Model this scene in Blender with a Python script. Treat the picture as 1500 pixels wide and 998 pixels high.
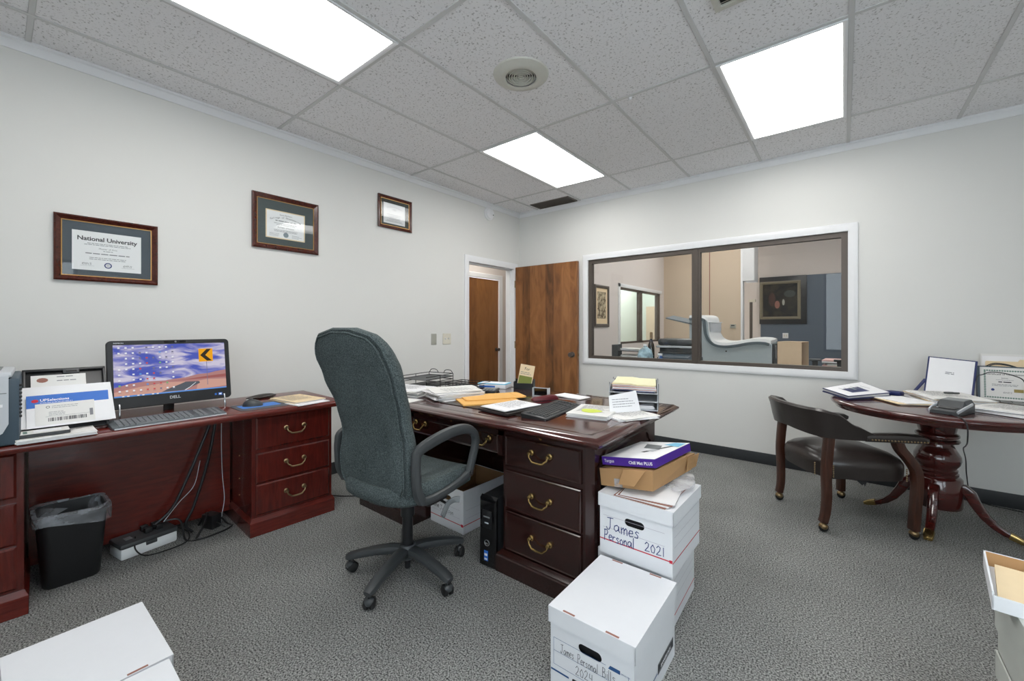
import bpy, bmesh, math, random
from mathutils import Vector, Matrix
random.seed(7)
PI = math.pi
scene = bpy.context.scene
C = scene.collection
for o in list(bpy.data.objects):
    bpy.data.objects.remove(o)

# ------------------------------------------------------------------ camera, world, exposure
EYE = 1.228
H = 2.7146                      # ceiling height
FPX, U0, V0 = 606.56, 750.0, 479.13
YAW = math.radians(38.689)
cam_d = bpy.data.cameras.new('camera')
cam = bpy.data.objects.new('camera', cam_d)
C.objects.link(cam)
cam.location = (3.325, -4.305, EYE)
cam.rotation_euler = (PI / 2, 0, YAW)
cam_d.sensor_fit = 'HORIZONTAL'
cam_d.sensor_width = 36.0
cam_d.lens = 36.0 * FPX / 1500.0
cam_d.shift_x = 0.0
cam_d.shift_y = -(499.0 - V0) / 1500.0
cam_d.clip_start = 0.05
scene.camera = cam

SKY = 3.2
world = bpy.data.worlds.new('sky')
scene.world = world
world.use_nodes = True
world.node_tree.nodes['Background'].inputs[0].default_value = (0.84, 0.92, 1.0, 1)
world.node_tree.nodes['Background'].inputs[1].default_value = SKY

vs = scene.view_settings
scene.display_settings.display_device = 'sRGB'
vs.view_transform = 'Standard'
vs.look = 'None'
vs.exposure = 0.85
vs.gamma = 1.0
vs.use_curve_mapping = False
LAMP = 5.2                      # troffer lens strength
OFFICE_LAMP = 6.5
HALL_LAMP = 3.0

# ------------------------------------------------------------------ materials
def srgb(r, g, b):
    def f(c):
        c /= 255.0
        return c / 12.92 if c <= 0.04045 else ((c + 0.055) / 1.055) ** 2.4
    return (f(r), f(g), f(b), 1.0)

def base_mat(name):
    m = bpy.data.materials.new(name)
    m.use_nodes = True
    n = m.node_tree.nodes
    return m, n, m.node_tree.links, n['Principled BSDF']

def plain(name, col, rough=0.5, metal=0.0, spec=0.5, coat=0.0, var=0.06, scale=30.0, bump=0.0):
    """flat colour with a little procedural variation of tone"""
    m, n, l, p = base_mat(name)
    tc = n.new('ShaderNodeTexCoord')
    no = n.new('ShaderNodeTexNoise'); no.inputs['Scale'].default_value = scale
    no.inputs['Detail'].default_value = 4
    l.new(tc.outputs['Object'], no.inputs['Vector'])
    mix = n.new('ShaderNodeMix'); mix.data_type = 'RGBA'
    c = srgb(*col)
    mix.inputs[6].default_value = tuple(x * (1 - var) for x in c[:3]) + (1,)
    mix.inputs[7].default_value = tuple(min(1, x * (1 + var)) for x in c[:3]) + (1,)
    l.new(no.outputs['Fac'], mix.inputs[0])
    l.new(mix.outputs[2], p.inputs['Base Color'])
    p.inputs['Roughness'].default_value = rough
    p.inputs['Metallic'].default_value = metal
    p.inputs['Specular IOR Level'].default_value = spec
    p.inputs['Coat Weight'].default_value = coat
    p.inputs['Coat Roughness'].default_value = 0.08
    if bump:
        b = n.new('ShaderNodeBump'); b.inputs['Strength'].default_value = bump
        b.inputs['Distance'].default_value = 0.002
        l.new(no.outputs['Fac'], b.inputs['Height'])
        l.new(b.outputs[0], p.inputs['Normal'])
    return m

def wood(name, dark, light, grain=(1, 1, 12), rough=0.3, coat=0.3, scale=6.0):
    """stretched-noise grain; the axis with the small factor runs along the grain"""
    m, n, l, p = base_mat(name)
    tc = n.new('ShaderNodeTexCoord')
    mp = n.new('ShaderNodeMapping'); mp.inputs['Scale'].default_value = grain
    no = n.new('ShaderNodeTexNoise'); no.inputs['Scale'].default_value = scale
    no.inputs['Detail'].default_value = 6; no.inputs['Roughness'].default_value = 0.6
    no.inputs['Distortion'].default_value = 0.6
    rp = n.new('ShaderNodeValToRGB')
    rp.color_ramp.elements[0].position = 0.32; rp.color_ramp.elements[0].color = srgb(*dark)
    rp.color_ramp.elements[1].position = 0.7; rp.color_ramp.elements[1].color = srgb(*light)
    l.new(tc.outputs['Object'], mp.inputs[0]); l.new(mp.outputs[0], no.inputs['Vector'])
    l.new(no.outputs['Fac'], rp.inputs[0]); l.new(rp.outputs[0], p.inputs['Base Color'])
    p.inputs['Roughness'].default_value = rough
    p.inputs['Coat Weight'].default_value = coat
    p.inputs['Coat Roughness'].default_value = 0.1
    return m

def veneer(name, cols, plank=0.115, rough=0.35, off=0.0):
    """rotary birch veneer: vertical strips of different tone with blotchy grain (x across, z up)"""
    m, n, l, p = base_mat(name)
    tc = n.new('ShaderNodeTexCoord')
    sp = n.new('ShaderNodeSeparateXYZ'); l.new(tc.outputs['Object'], sp.inputs[0])
    dv = n.new('ShaderNodeMath'); dv.operation = 'DIVIDE'; dv.inputs[1].default_value = plank
    l.new(sp.outputs[0], dv.inputs[0])
    fl = n.new('ShaderNodeMath'); fl.operation = 'FLOOR'; l.new(dv.outputs[0], fl.inputs[0])
    wn = n.new('ShaderNodeTexWhiteNoise'); wn.noise_dimensions = '1D'
    ad = n.new('ShaderNodeMath'); ad.inputs[1].default_value = off
    l.new(fl.outputs[0], ad.inputs[0]); l.new(ad.outputs[0], wn.inputs['W'])
    mp = n.new('ShaderNodeMapping'); mp.inputs['Scale'].default_value = (4.5, 4.5, 1.1)
    l.new(tc.outputs['Object'], mp.inputs[0])
    no = n.new('ShaderNodeTexNoise'); no.inputs['Scale'].default_value = 2.2
    no.inputs['Detail'].default_value = 8; no.inputs['Distortion'].default_value = 1.6
    l.new(mp.outputs[0], no.inputs['Vector'])
    mx = n.new('ShaderNodeMath'); mx.operation = 'MULTIPLY_ADD'
    mx.inputs[1].default_value = 0.30; l.new(wn.outputs['Value'], mx.inputs[0])
    m2 = n.new('ShaderNodeMath'); m2.operation = 'MULTIPLY'; m2.inputs[1].default_value = 0.8
    l.new(no.outputs['Fac'], m2.inputs[0]); l.new(m2.outputs[0], mx.inputs[2])
    rp = n.new('ShaderNodeValToRGB')
    e = rp.color_ramp.elements
    e[0].position = 0.3; e[0].color = srgb(*cols[0])
    e[1].position = 0.8; e[1].color = srgb(*cols[2])
    k = e.new(0.55); k.color = srgb(*cols[1])
    l.new(mx.outputs[0], rp.inputs[0]); l.new(rp.outputs[0], p.inputs['Base Color'])
    p.inputs['Roughness'].default_value = rough
    return m

def speckled(name, base, speck, scale, lo, hi, rough=0.9, bump=0.3, base2=None, dist=0.004, scale2=None):
    m, n, l, p = base_mat(name)
    tc = n.new('ShaderNodeTexCoord')
    no = n.new('ShaderNodeTexNoise'); no.inputs['Scale'].default_value = scale
    no.inputs['Detail'].default_value = 3; no.inputs['Roughness'].default_value = 0.65
    l.new(tc.outputs['Object'], no.inputs['Vector'])
    rp = n.new('ShaderNodeValToRGB')
    rp.color_ramp.elements[0].position = lo; rp.color_ramp.elements[0].color = srgb(*speck)
    rp.color_ramp.elements[1].position = hi; rp.color_ramp.elements[1].color = srgb(*base)
    l.new(no.outputs['Fac'], rp.inputs[0])
    out = rp.outputs[0]
    if base2:
        n2 = n.new('ShaderNodeTexNoise'); n2.inputs['Scale'].default_value = scale2 or 1.7
        n2.inputs['Detail'].default_value = 5
        l.new(tc.outputs['Object'], n2.inputs['Vector'])
        mx = n.new('ShaderNodeMix'); mx.data_type = 'RGBA'; mx.blend_type = 'MULTIPLY'
        mx.inputs[0].default_value = 1.0
        r2 = n.new('ShaderNodeValToRGB')
        r2.color_ramp.elements[0].position = 0.35; r2.color_ramp.elements[0].color = (base2, base2, base2, 1)
        r2.color_ramp.elements[1].position = 0.65; r2.color_ramp.elements[1].color = (1, 1, 1, 1)
        l.new(n2.outputs['Fac'], r2.inputs[0])
        l.new(out, mx.inputs[6]); l.new(r2.outputs[0], mx.inputs[7])
        out = mx.outputs[2]
    l.new(out, p.inputs['Base Color'])
    p.inputs['Roughness'].default_value = rough
    p.inputs['Specular IOR Level'].default_value = 0.2
    if bump:
        b = n.new('ShaderNodeBump'); b.inputs['Strength'].default_value = bump
        b.inputs['Distance'].default_value = dist
        l.new(no.outputs['Fac'], b.inputs['Height']); l.new(b.outputs[0], p.inputs['Normal'])
    return m

def glow(name, col, strength):
    m, n, l, p = base_mat(name)
    n.remove(p)
    e = n.new('ShaderNodeEmission')
    e.inputs[0].default_value = tuple(col) + (1,) if len(col) == 3 else col
    e.inputs[1].default_value = strength
    l.new(e.outputs[0], n['Material Output'].inputs[0])
    return m

def lens_mat(name, strength, centre=0.1):
    """prismatic troffer lens, brightest along its tubes (local x is across the lens)"""
    m, n, l, p = base_mat(name)
    n.remove(p)
    tc = n.new('ShaderNodeTexCoord'); sp = n.new('ShaderNodeSeparateXYZ')
    l.new(tc.outputs['Object'], sp.inputs[0])
    a = n.new('ShaderNodeMath'); a.operation = 'SUBTRACT'; a.inputs[1].default_value = centre * 0.6
    l.new(sp.outputs[0], a.inputs[0])
    b = n.new('ShaderNodeMath'); b.operation = 'ABSOLUTE'; l.new(a.outputs[0], b.inputs[0])
    mr = n.new('ShaderNodeMapRange'); mr.interpolation_type = 'SMOOTHSTEP'
    mr.inputs['From Min'].default_value = 0.06; mr.inputs['From Max'].default_value = 0.3
    mr.inputs['To Min'].default_value = 1.35; mr.inputs['To Max'].default_value = 0.62
    l.new(b.outputs[0], mr.inputs['Value'])
    st = n.new('ShaderNodeMath'); st.operation = 'MULTIPLY'; st.inputs[1].default_value = strength
    l.new(mr.outputs[0], st.inputs[0])
    e = n.new('ShaderNodeEmission'); e.inputs[0].default_value = (1.0, 0.985, 0.955, 1)
    l.new(st.outputs[0], e.inputs[1])
    l.new(e.outputs[0], n['Material Output'].inputs[0])
    return m

def pane(name, tint=(0.97, 0.985, 0.98), ior=1.5):
    m, n, l, p = base_mat(name)
    n.remove(p)
    t = n.new('ShaderNodeBsdfTransparent'); t.inputs[0].default_value = tint + (1,)
    g = n.new('ShaderNodeBsdfGlossy'); g.inputs['Roughness'].default_value = 0.01
    f = n.new('ShaderNodeFresnel')
    ge = n.new('ShaderNodeNewGeometry'); k = n.new('ShaderNodeMath'); k.operation = 'MULTIPLY_ADD'      # same reflectance from both sides
    k.inputs[1].default_value = 1.0 / ior - ior; k.inputs[2].default_value = ior
    l.new(ge.outputs['Backfacing'], k.inputs[0]); l.new(k.outputs[0], f.inputs[0])
    x = n.new('ShaderNodeMixShader')
    l.new(f.outputs[0], x.inputs[0]); l.new(t.outputs[0], x.inputs[1]); l.new(g.outputs[0], x.inputs[2])
    l.new(x.outputs[0], n['Material Output'].inputs[0])
    return m

def film(name, col, alpha, rough=0.3):
    m, n, l, p = base_mat(name)
    p.inputs['Base Color'].default_value = srgb(*col)
    p.inputs['Roughness'].default_value = rough
    tc = n.new('ShaderNodeTexCoord')
    no = n.new('ShaderNodeTexNoise'); no.inputs['Scale'].default_value = 14; no.inputs['Detail'].default_value = 6
    l.new(tc.outputs['Object'], no.inputs['Vector'])
    mr = n.new('ShaderNodeMapRange')
    mr.inputs['From Min'].default_value = 0.35; mr.inputs['From Max'].default_value = 0.7
    mr.inputs['To Min'].default_value = alpha * 0.4; mr.inputs['To Max'].default_value = min(1, alpha * 1.6)
    l.new(no.outputs['Fac'], mr.inputs['Value'])
    l.new(mr.outputs[0], p.inputs['Alpha'])
    return m

M = {}
M['wall'] = plain('painted wall', (222, 222, 219), 0.75, var=0.012, scale=3, spec=0.2)
M['trim'] = plain('white trim paint', (232, 233, 235), 0.45, var=0.015)
M['ceiling'] = speckled('fissured ceiling tile', (236, 235, 237), (170, 168, 168), 85, 0.33, 0.43, bump=0.2)
M['grid'] = plain('ceiling grid metal', (204, 204, 204), 0.5, var=0.02)
M['carpet'] = speckled('grey loop carpet', (190, 191, 188), (46, 47, 48), 165, 0.37, 0.63, bump=0.9, base2=0.8, dist=0.008)
M['vinyl'] = plain('charcoal vinyl base', (44, 47, 50), 0.5)
M['door_wood'] = veneer('stained birch door', ((86, 54, 28), (130, 84, 46), (158, 106, 62)))
M['hall_wood'] = veneer('stained hall door', ((116, 74, 40), (138, 92, 50), (150, 102, 60)), plank=0.3, off=4)
M['bronze'] = plain('bronze anodised frame', (88, 80, 74), 0.4, metal=0.3)
M['glass'] = pane('window glass')
M['beige'] = plain('beige wall paint', (204, 186, 164), 0.8, var=0.02, scale=3)
M['office_wall'] = plain('office wall paint', (216, 208, 203), 0.8, var=0.015, scale=3)
M['slate'] = plain('slate painted wall', (84, 96, 110), 0.45, var=0.03, scale=4)
M['mahogany'] = wood('dark mahogany', (34, 15, 13), (50, 23, 19), (1.2, 10, 10), 0.22, 0.5)
M['mahogany_v'] = wood('dark mahogany upright', (34, 15, 13), (50, 22, 19), (9, 9, 1.2), 0.25, 0.4)
M['desk_top'] = wood('polished mahogany top', (50, 20, 18), (78, 34, 29), (1.2, 10, 10), 0.12, 0.8)
M['cherry'] = wood('red mahogany', (78, 22, 16), (106, 34, 26), (1.2, 10, 10), 0.25, 0.45)
M['cherry_v'] = wood('red mahogany upright', (70, 20, 15), (96, 30, 23), (9, 9, 1.2), 0.25, 0.4)
M['table_wood'] = wood('table mahogany', (63, 21, 18), (71, 24, 21), (2, 6, 6), 0.16, 0.7, 3.0)
M['chair_wood'] = wood('chair walnut', (50, 26, 17), (74, 40, 27), (8, 8, 1.2), 0.35, 0.2)
M['brass'] = plain('polished brass', (196, 170, 112), 0.25, metal=1.0, var=0.05)
M['old_brass'] = plain('antique brass', (150, 128, 96), 0.35, metal=1.0, var=0.08)
M['chrome'] = plain('chrome', (200, 202, 205), 0.2, metal=1.0, var=0.02)
M['silver'] = plain('silver plastic', (196, 200, 205), 0.35, var=0.02)
M['grey_pl'] = plain('grey plastic', (120, 124, 126), 0.45)
M['black_pl'] = plain('black plastic', (30, 31, 33), 0.38)
M['arm_pl'] = plain('charcoal moulded plastic', (62, 65, 67), 0.42, var=0.04)
M['gloss_black'] = plain('gloss black plastic', (14, 14, 16), 0.12, coat=0.5)
M['navy_pl'] = plain('navy grey plastic', (62, 78, 90), 0.45)
M['rubber'] = plain('rubber', (24, 24, 25), 0.7)
M['fabric'] = speckled('blue grey chair fabric', (98, 108, 109), (60, 68, 69), 210, 0.4, 0.62, bump=0.35, base2=0.86, dist=0.002, scale2=9)
M['leather'] = plain('dark leather', (42, 36, 34), 0.3, var=0.12, scale=60, bump=0.25, spec=0.6)
M['paper'] = plain('white paper', (236, 236, 238), 0.8, var=0.015)
M['paper2'] = plain('off-white paper', (226, 225, 222), 0.8, var=0.02)
M['ink'] = plain('grey print', (128, 129, 134), 0.8)
M['dark_ink'] = plain('black print', (58, 58, 64), 0.8)
M['pen_blue'] = plain('blue marker', (34, 54, 116), 0.6)
M['pen_black'] = plain('black pen', (64, 66, 74), 0.6)
M['carton'] = plain('white carton', (226, 228, 232), 0.6, var=0.015)
M['carton_in'] = plain('brown carton inside', (146, 112, 78), 0.8)
M['kraft'] = plain('kraft cardboard', (178, 138, 94), 0.75, var=0.06, scale=18)
M['slot'] = plain('cut carton edge', (150, 104, 92), 0.8)
M['hole'] = plain('hand hole shade and dust cloth', (40, 40, 42), 0.9)  # painted shade behind hand holes; also the black cloth under the chair
M['red_line'] = plain('red print', (196, 40, 62), 0.7)
M['rule_line'] = plain('thin rule print', (176, 172, 182), 0.7)
M['blue_print'] = plain('blue print', (42, 84, 134), 0.6)
M['box_black'] = plain('black label print', (32, 34, 40), 0.6)
M['purple'] = plain('purple carton print', (74, 34, 146), 0.35, var=0.04)
M['white_print'] = plain('white print', (240, 240, 244), 0.6)
M['manila'] = plain('orange manila', (232, 178, 98), 0.7, var=0.04, scale=12)
M['buff'] = plain('buff folder', (232, 210, 172), 0.75, var=0.03)
M['pink'] = plain('pink sheet', (226, 186, 180), 0.8)
M['yellow_paper'] = plain('pale yellow sheet', (232, 228, 190), 0.8)
M['sticky'] = plain('yellow green note', (206, 220, 92), 0.8)
M['navy'] = plain('navy leatherette', (30, 40, 92), 0.45, var=0.06)
M['mid_blue'] = plain('blue printed card', (44, 108, 198), 0.5)
M['sky_blue'] = plain('pale blue carton', (120, 190, 220), 0.6)
M['pad_blue'] = plain('blue mouse pad', (72, 128, 206), 0.7)
M['pad_grey'] = plain('grey mouse pad', (86, 88, 94), 0.8)
M['burgundy'] = plain('burgundy plastic', (92, 22, 32), 0.35)
M['cream_pl'] = plain('ivory plastic', (214, 210, 196), 0.45)
M['putty_pl'] = plain('putty metal', (168, 168, 158), 0.45)
M['vent'] = plain('vent enamel', (206, 205, 196), 0.45)
M['vent_dark'] = plain('dark return grille', (132, 126, 120), 0.6)
M['duct_shade'] = plain('painted duct shade', (30, 30, 30), 0.9)  # near-black stands in for the shade up inside the ducts
M['mat_navy'] = plain('slate blue mat board', (66, 76, 86), 0.6, var=0.05)
M['mat_grey'] = plain('slate green mat board', (68, 78, 80), 0.6, var=0.05)
M['mat_green'] = plain('dark green mat board', (56, 62, 58), 0.6, var=0.05)
M['frame_wood'] = wood('frame mahogany', (58, 24, 18), (92, 42, 32), (4, 4, 4), 0.25, 0.4, 12)
M['gold'] = plain('gilt lip', (184, 142, 84), 0.35, metal=0.6)
M['machine'] = plain('pale blue moulded plastic', (204, 218, 224), 0.35, var=0.02)
M['machine_band'] = plain('grey trim band', (104, 118, 126), 0.4)
M['pale_green'] = plain('pale green wall paint', (204, 216, 210), 0.8, var=0.015, scale=3)
M['tan'] = plain('pale tan cardboard', (206, 180, 150), 0.75, var=0.04, scale=18)
M['key_grey'] = plain('grey key caps', (112, 116, 119), 0.5)
M['case_grey'] = plain('grey keyboard case', (84, 90, 94), 0.45)
M['art_frame'] = plain('dull gilt frame', (122, 114, 94), 0.5)
M['machine_white'] = plain('white moulded plastic', (228, 232, 234), 0.35, var=0.01)
M['liner'] = film('clear bin liner', (205, 210, 218), 0.34)
M['clear'] = film('clear plastic bag', (220, 222, 226), 0.4)
M['putty_box'] = plain('grey carton', (192, 196, 190), 0.6, var=0.02)
M['sepia_light'] = speckled('sepia print', (196, 182, 152), (92, 76, 58), 14, 0.4, 0.6, bump=0)
M['dark_art'] = speckled('dark painting', (62, 56, 46), (24, 26, 26), 5, 0.4, 0.66, bump=0, rough=0.4)
M['silver_ink'] = plain('silver seal print', (128, 140, 148), 0.6)
M['green_ink'] = plain('green border print', (108, 134, 124), 0.7)
M['seal_gold'] = plain('gold seal print', (150, 132, 66), 0.5)
M['green_print'] = plain('green printed leaflet', (120, 128, 52), 0.6)
M['bottle'] = plain('dark bottle glass', (36, 34, 26), 0.12, coat=0.5)
M['bottle_blue'] = film('pale blue liquid bottle', (190, 222, 236), 0.66, 0.15)
M['spray_blue'] = plain('blue trigger spray', (52, 96, 160), 0.4)
M['lens_a'] = lens_mat('troffer lens near door', LAMP, 0.12)
M['lens_b'] = lens_mat('troffer lens by window', LAMP, -0.16)
M['lens_c'] = lens_mat('troffer lens above credenza', LAMP, 0.1)
M['lens_office'] = glow('office lens', (1.0, 0.985, 0.96), OFFICE_LAMP)
M['lens_hall'] = glow('hall lens', (1.0, 0.97, 0.9), HALL_LAMP)

# ------------------------------------------------------------------ geometry helpers
class MB:
    """collects shapes and links them as ONE mesh object; give world coordinates relative to `root`"""
    def __init__(s, root=None, M4=None):
        s.v = []; s.f = []; s.mi = []; s.mats = []
        s.X = root.matrix_world.inverted() if root is not None else Matrix()
        if M4 is not None:
            s.X = M4
        s.root = root
    def slot(s, mat):
        if mat not in s.mats:
            s.mats.append(mat)
        return s.mats.index(mat)
    def add(s, vs, fs, mat):
        k = s.slot(mat); o = len(s.v)
        s.v += [s.X @ Vector(p) for p in vs]
        for f in fs:
            s.f.append([i + o for i in f]); s.mi.append(k)
        return s
    def box(s, x0, x1, y0, y1, z0, z1, mat, b=0.0, seg=2):
        if x0 > x1: x0, x1 = x1, x0
        if y0 > y1: y0, y1 = y1, y0
        if z0 > z1: z0, z1 = z1, z0
        if b <= 0:
            v = [(x0, y0, z0), (x1, y0, z0), (x1, y1, z0), (x0, y1, z0), (x0, y0, z1), (x1, y0, z1), (x1, y1, z1), (x0, y1, z1)]
            f = [(0, 3, 2, 1), (4, 5, 6, 7), (0, 1, 5, 4), (1, 2, 6, 5), (2, 3, 7, 6), (3, 0, 4, 7)]
            return s.add(v, f, mat)
        bm = bmesh.new()
        bmesh.ops.create_cube(bm, size=1.0)
        for q in bm.verts:
            q.co = Vector(((x0 + x1) / 2 + q.co.x * (x1 - x0), (y0 + y1) / 2 + q.co.y * (y1 - y0), (z0 + z1) / 2 + q.co.z * (z1 - z0)))
        b = min(b, 0.49 * min(x1 - x0, y1 - y0, z1 - z0))
        bmesh.ops.bevel(bm, geom=bm.edges[:], offset=b, segments=seg, affect='EDGES', profile=0.5)
        bm.verts.index_update()
        vs = [tuple(q.co) for q in bm.verts]; fs = [[q.index for q in f.verts] for f in bm.faces]
        bm.free()
        return s.add(vs, fs, mat)
    def obox(s, cx, cy, z0, z1, lx, ly, ang, mat, b=0.0):
        """box turned by `ang` degrees about z"""
        X = s.X
        s.X = X @ Matrix.Translation((cx, cy, 0)) @ Matrix.Rotation(math.radians(ang), 4, 'Z')
        s.box(-lx / 2, lx / 2, -ly / 2, ly / 2, z0, z1, mat, b)
        s.X = X
        return s
    def hexa(s, bot, top, mat):
        return s.add(list(bot) + list(top), [(3, 2, 1, 0), (4, 5, 6, 7), (0, 1, 5, 4), (1, 2, 6, 5), (2, 3, 7, 6), (3, 0, 4, 7)], mat)
    def rings(s, rs, mat, cap0=True, cap1=True, closed=True, loop=False):
        n = len(rs[0]); vs = [p for r in rs for p in r]; fs = []
        m = len(rs)
        for i in range(m if loop else m - 1):
            a = i * n; b = ((i + 1) % m) * n
            for j in range(n if closed else n - 1):
                k = (j + 1) % n
                fs.append((a + j, a + k, b + k, b + j))
        if not loop:
            if cap0: fs.append(tuple(reversed(range(n))))
            if cap1: fs.append(tuple((m - 1) * n + j for j in range(n)))
        return s.add(vs, fs, mat)
    def lathe(s, prof, mat, cx=0, cy=0, n=40, cap=True):
        rs = [[(cx + r * math.cos(2 * PI * j / n), cy + r * math.sin(2 * PI * j / n), z) for j in range(n)] for r, z in prof]
        return s.rings(rs, mat, cap, cap)
    def cyl(s, p0, p1, r, mat, r1=None, n=20):
        return s.tube([p0, p1], [r, r if r1 is None else r1], mat, n)
    def frames(s, path, up=None):
        P = [Vector(p) for p in path]; out = []
        prev = None
        for i, p in enumerate(P):
            t = (P[min(i + 1, len(P) - 1)] - P[max(i - 1, 0)]).normalized()
            if up is not None:
                a = Vector(up) - t * t.dot(Vector(up))
            elif prev is None:
                a = Vector((0, 0, 1)) if abs(t.z) < 0.9 else Vector((1, 0, 0))
                a = a - t * t.dot(a)
            else:
                a = prev - t * t.dot(prev)
            a.normalize(); prev = a
            out.append((p, a, t.cross(a)))
        return out
    def tube(s, path, r, mat, n=10):
        rs = []
        for i, (p, a, b) in enumerate(s.frames(path)):
            q = r[i] if isinstance(r, (list, tuple)) else r
            rs.append([tuple(p + a * (q * math.cos(2 * PI * j / n)) + b * (q * math.sin(2 * PI * j / n))) for j in range(n)])
        return s.rings(rs, mat)
    def sweep(s, path, secs, mat, up=(0, 0, 1), rnd=0.3):
        """sweep a rounded rectangle; secs = (width, height) or one pair per point"""
        rs = []
        for i, (p, a, b) in enumerate(s.frames(path, up)):
            w, h = secs[i] if isinstance(secs, list) else secs
            k = min(w, h) * rnd
            pts = []
            for sx, sy, a0 in ((1, 1, 0), (-1, 1, 90), (-1, -1, 180), (1, -1, 270)):
                for d in (0, 45, 90):
                    t = math.radians(a0 + d)
                    pts.append((sx * (w / 2 - k) + k * math.cos(t), sy * (h / 2 - k) + k * math.sin(t)))
            rs.append([tuple(p + b * x + a * y) for x, y in pts])
        return s.rings(rs, mat)
    def ball(s, c, r, mat, n=16, m=10):
        rx, ry, rz = r if isinstance(r, (tuple, list)) else (r, r, r)
        rs = []
        for i in range(m + 1):
            t = -PI / 2 + PI * i / m
            k = max(math.cos(t), 0.02)
            rs.append([(c[0] + rx * k * math.cos(2 * PI * j / n), c[1] + ry * k * math.sin(2 * PI * j / n), c[2] + rz * math.sin(t)) for j in range(n)])
        return s.rings(rs, mat)
    def prism(s, pts, z0, z1, mat):
        n = len(pts)
        return s.rings([[(x, y, z0) for x, y in pts], [(x, y, z1) for x, y in pts]], mat)
    def extr(s, pts, d, mat):
        """extrude a 3-D polygon along vector d"""
        D = Vector(d)
        return s.rings([[tuple(p) for p in pts], [tuple(Vector(p) + D) for p in pts]], mat)
    def quad(s, o, r, u, mat):
        o, r, u = Vector(o), Vector(r), Vector(u)
        return s.add([o, o + r, o + r + u, o + u], [(0, 1, 2, 3)], mat)
    def text(s, body, o, right, up, size, mat, align='LEFT', shear=0.0, space=1.0, bold=0.0):
        cu = bpy.data.curves.new('lettering', 'FONT')
        cu.body = body; cu.size = 1.0; cu.align_x = align; cu.shear = shear; cu.space_character = space
        cu.offset = bold; cu.resolution_u = 2
        ob = bpy.data.objects.new('lettering', cu)
        me = bpy.data.meshes.new_from_object(ob)
        r = Vector(right).normalized() * size; u = Vector(up).normalized() * size; o = Vector(o)
        s.add([o + r * v.co.x + u * v.co.y for v in me.vertices], [list(p.vertices) for p in me.polygons], mat)
        bpy.data.objects.remove(ob); bpy.data.curves.remove(cu); bpy.data.meshes.remove(me)
        return s
    def lines(s, o, right, up, w, n, gap, th, mat, fill=0.8, centre=False, seed=1):
        """rows of word-like dashes standing in for print too small to read"""
        R = random.Random(seed)
        r = Vector(right).normalized(); u = Vector(up).normalized(); o = Vector(o)
        for i in range(n):
            lw = w * (fill + (1 - fill) * R.random()) if n > 1 else w
            x = (w - lw) / 2 if centre else 0.0
            end = x + lw
            while x < end - th:
                k = min(th * R.uniform(2, 7), end - x)
                s.quad(o + r * x - u * (gap * i), r * k, u * th, mat)
                x += k + th * 0.9
        return s
    def pen(s, txt, o, right, up, size, w, mat, slope=0.0, sx=1.0):
        """handwriting drawn as flat pen strokes"""
        r = Vector(right).normalized(); u = Vector(up).normalized(); o = Vector(o)
        x = 0.0
        for ch in txt:
            if ch == ' ':
                x += 0.45; continue
            strokes, adv = GLYPH[ch]
            jy = random.uniform(-0.05, 0.05)
            for st in strokes:
                P = [o + r * ((x + a) * size * sx) + u * ((b + jy + slope * (x + a)) * size) for a, b in st]
                for p, q in zip(P, P[1:]):
                    d = q - p
                    if d.length < 1e-6: continue
                    d.normalize()
                    nrm = r.cross(u); e = nrm.cross(d) * (w / 2)
                    s.add([p - d * w * .3 - e, q + d * w * .3 - e, q + d * w * .3 + e, p - d * w * .3 + e], [(0, 1, 2, 3)], mat)
            x += adv
        return s
    def build(s, name, parent=None, smooth=40, **props):
        me = bpy.data.meshes.new(name)
        me.from_pydata([tuple(v) for v in s.v], [], s.f)
        for m in s.mats:
            me.materials.append(m)
        me.polygons.foreach_set('material_index', s.mi)
        if smooth:
            me.polygons.foreach_set('use_smooth', [True] * len(s.f))
            me.set_sharp_from_angle(angle=math.radians(smooth))
        me.update()
        ob = bpy.data.objects.new(name, me)
        C.objects.link(ob)
        par = parent if parent is not None else s.root
        if par is not None:
            ob.parent = par
        for k, v in props.items():
            ob[k] = v
        return ob

def mitred(m, corners, prof, mat, close=True):
    """mitred moulding; corners: list of (point, inward diagonal), prof: (across, out) pairs; out along `m.out`"""
    m.rings([[tuple(Vector(p) + Vector(d) * a + Vector(m.out) * o) for a, o in prof] for p, d in corners], mat, loop=close)
    return m

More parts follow.
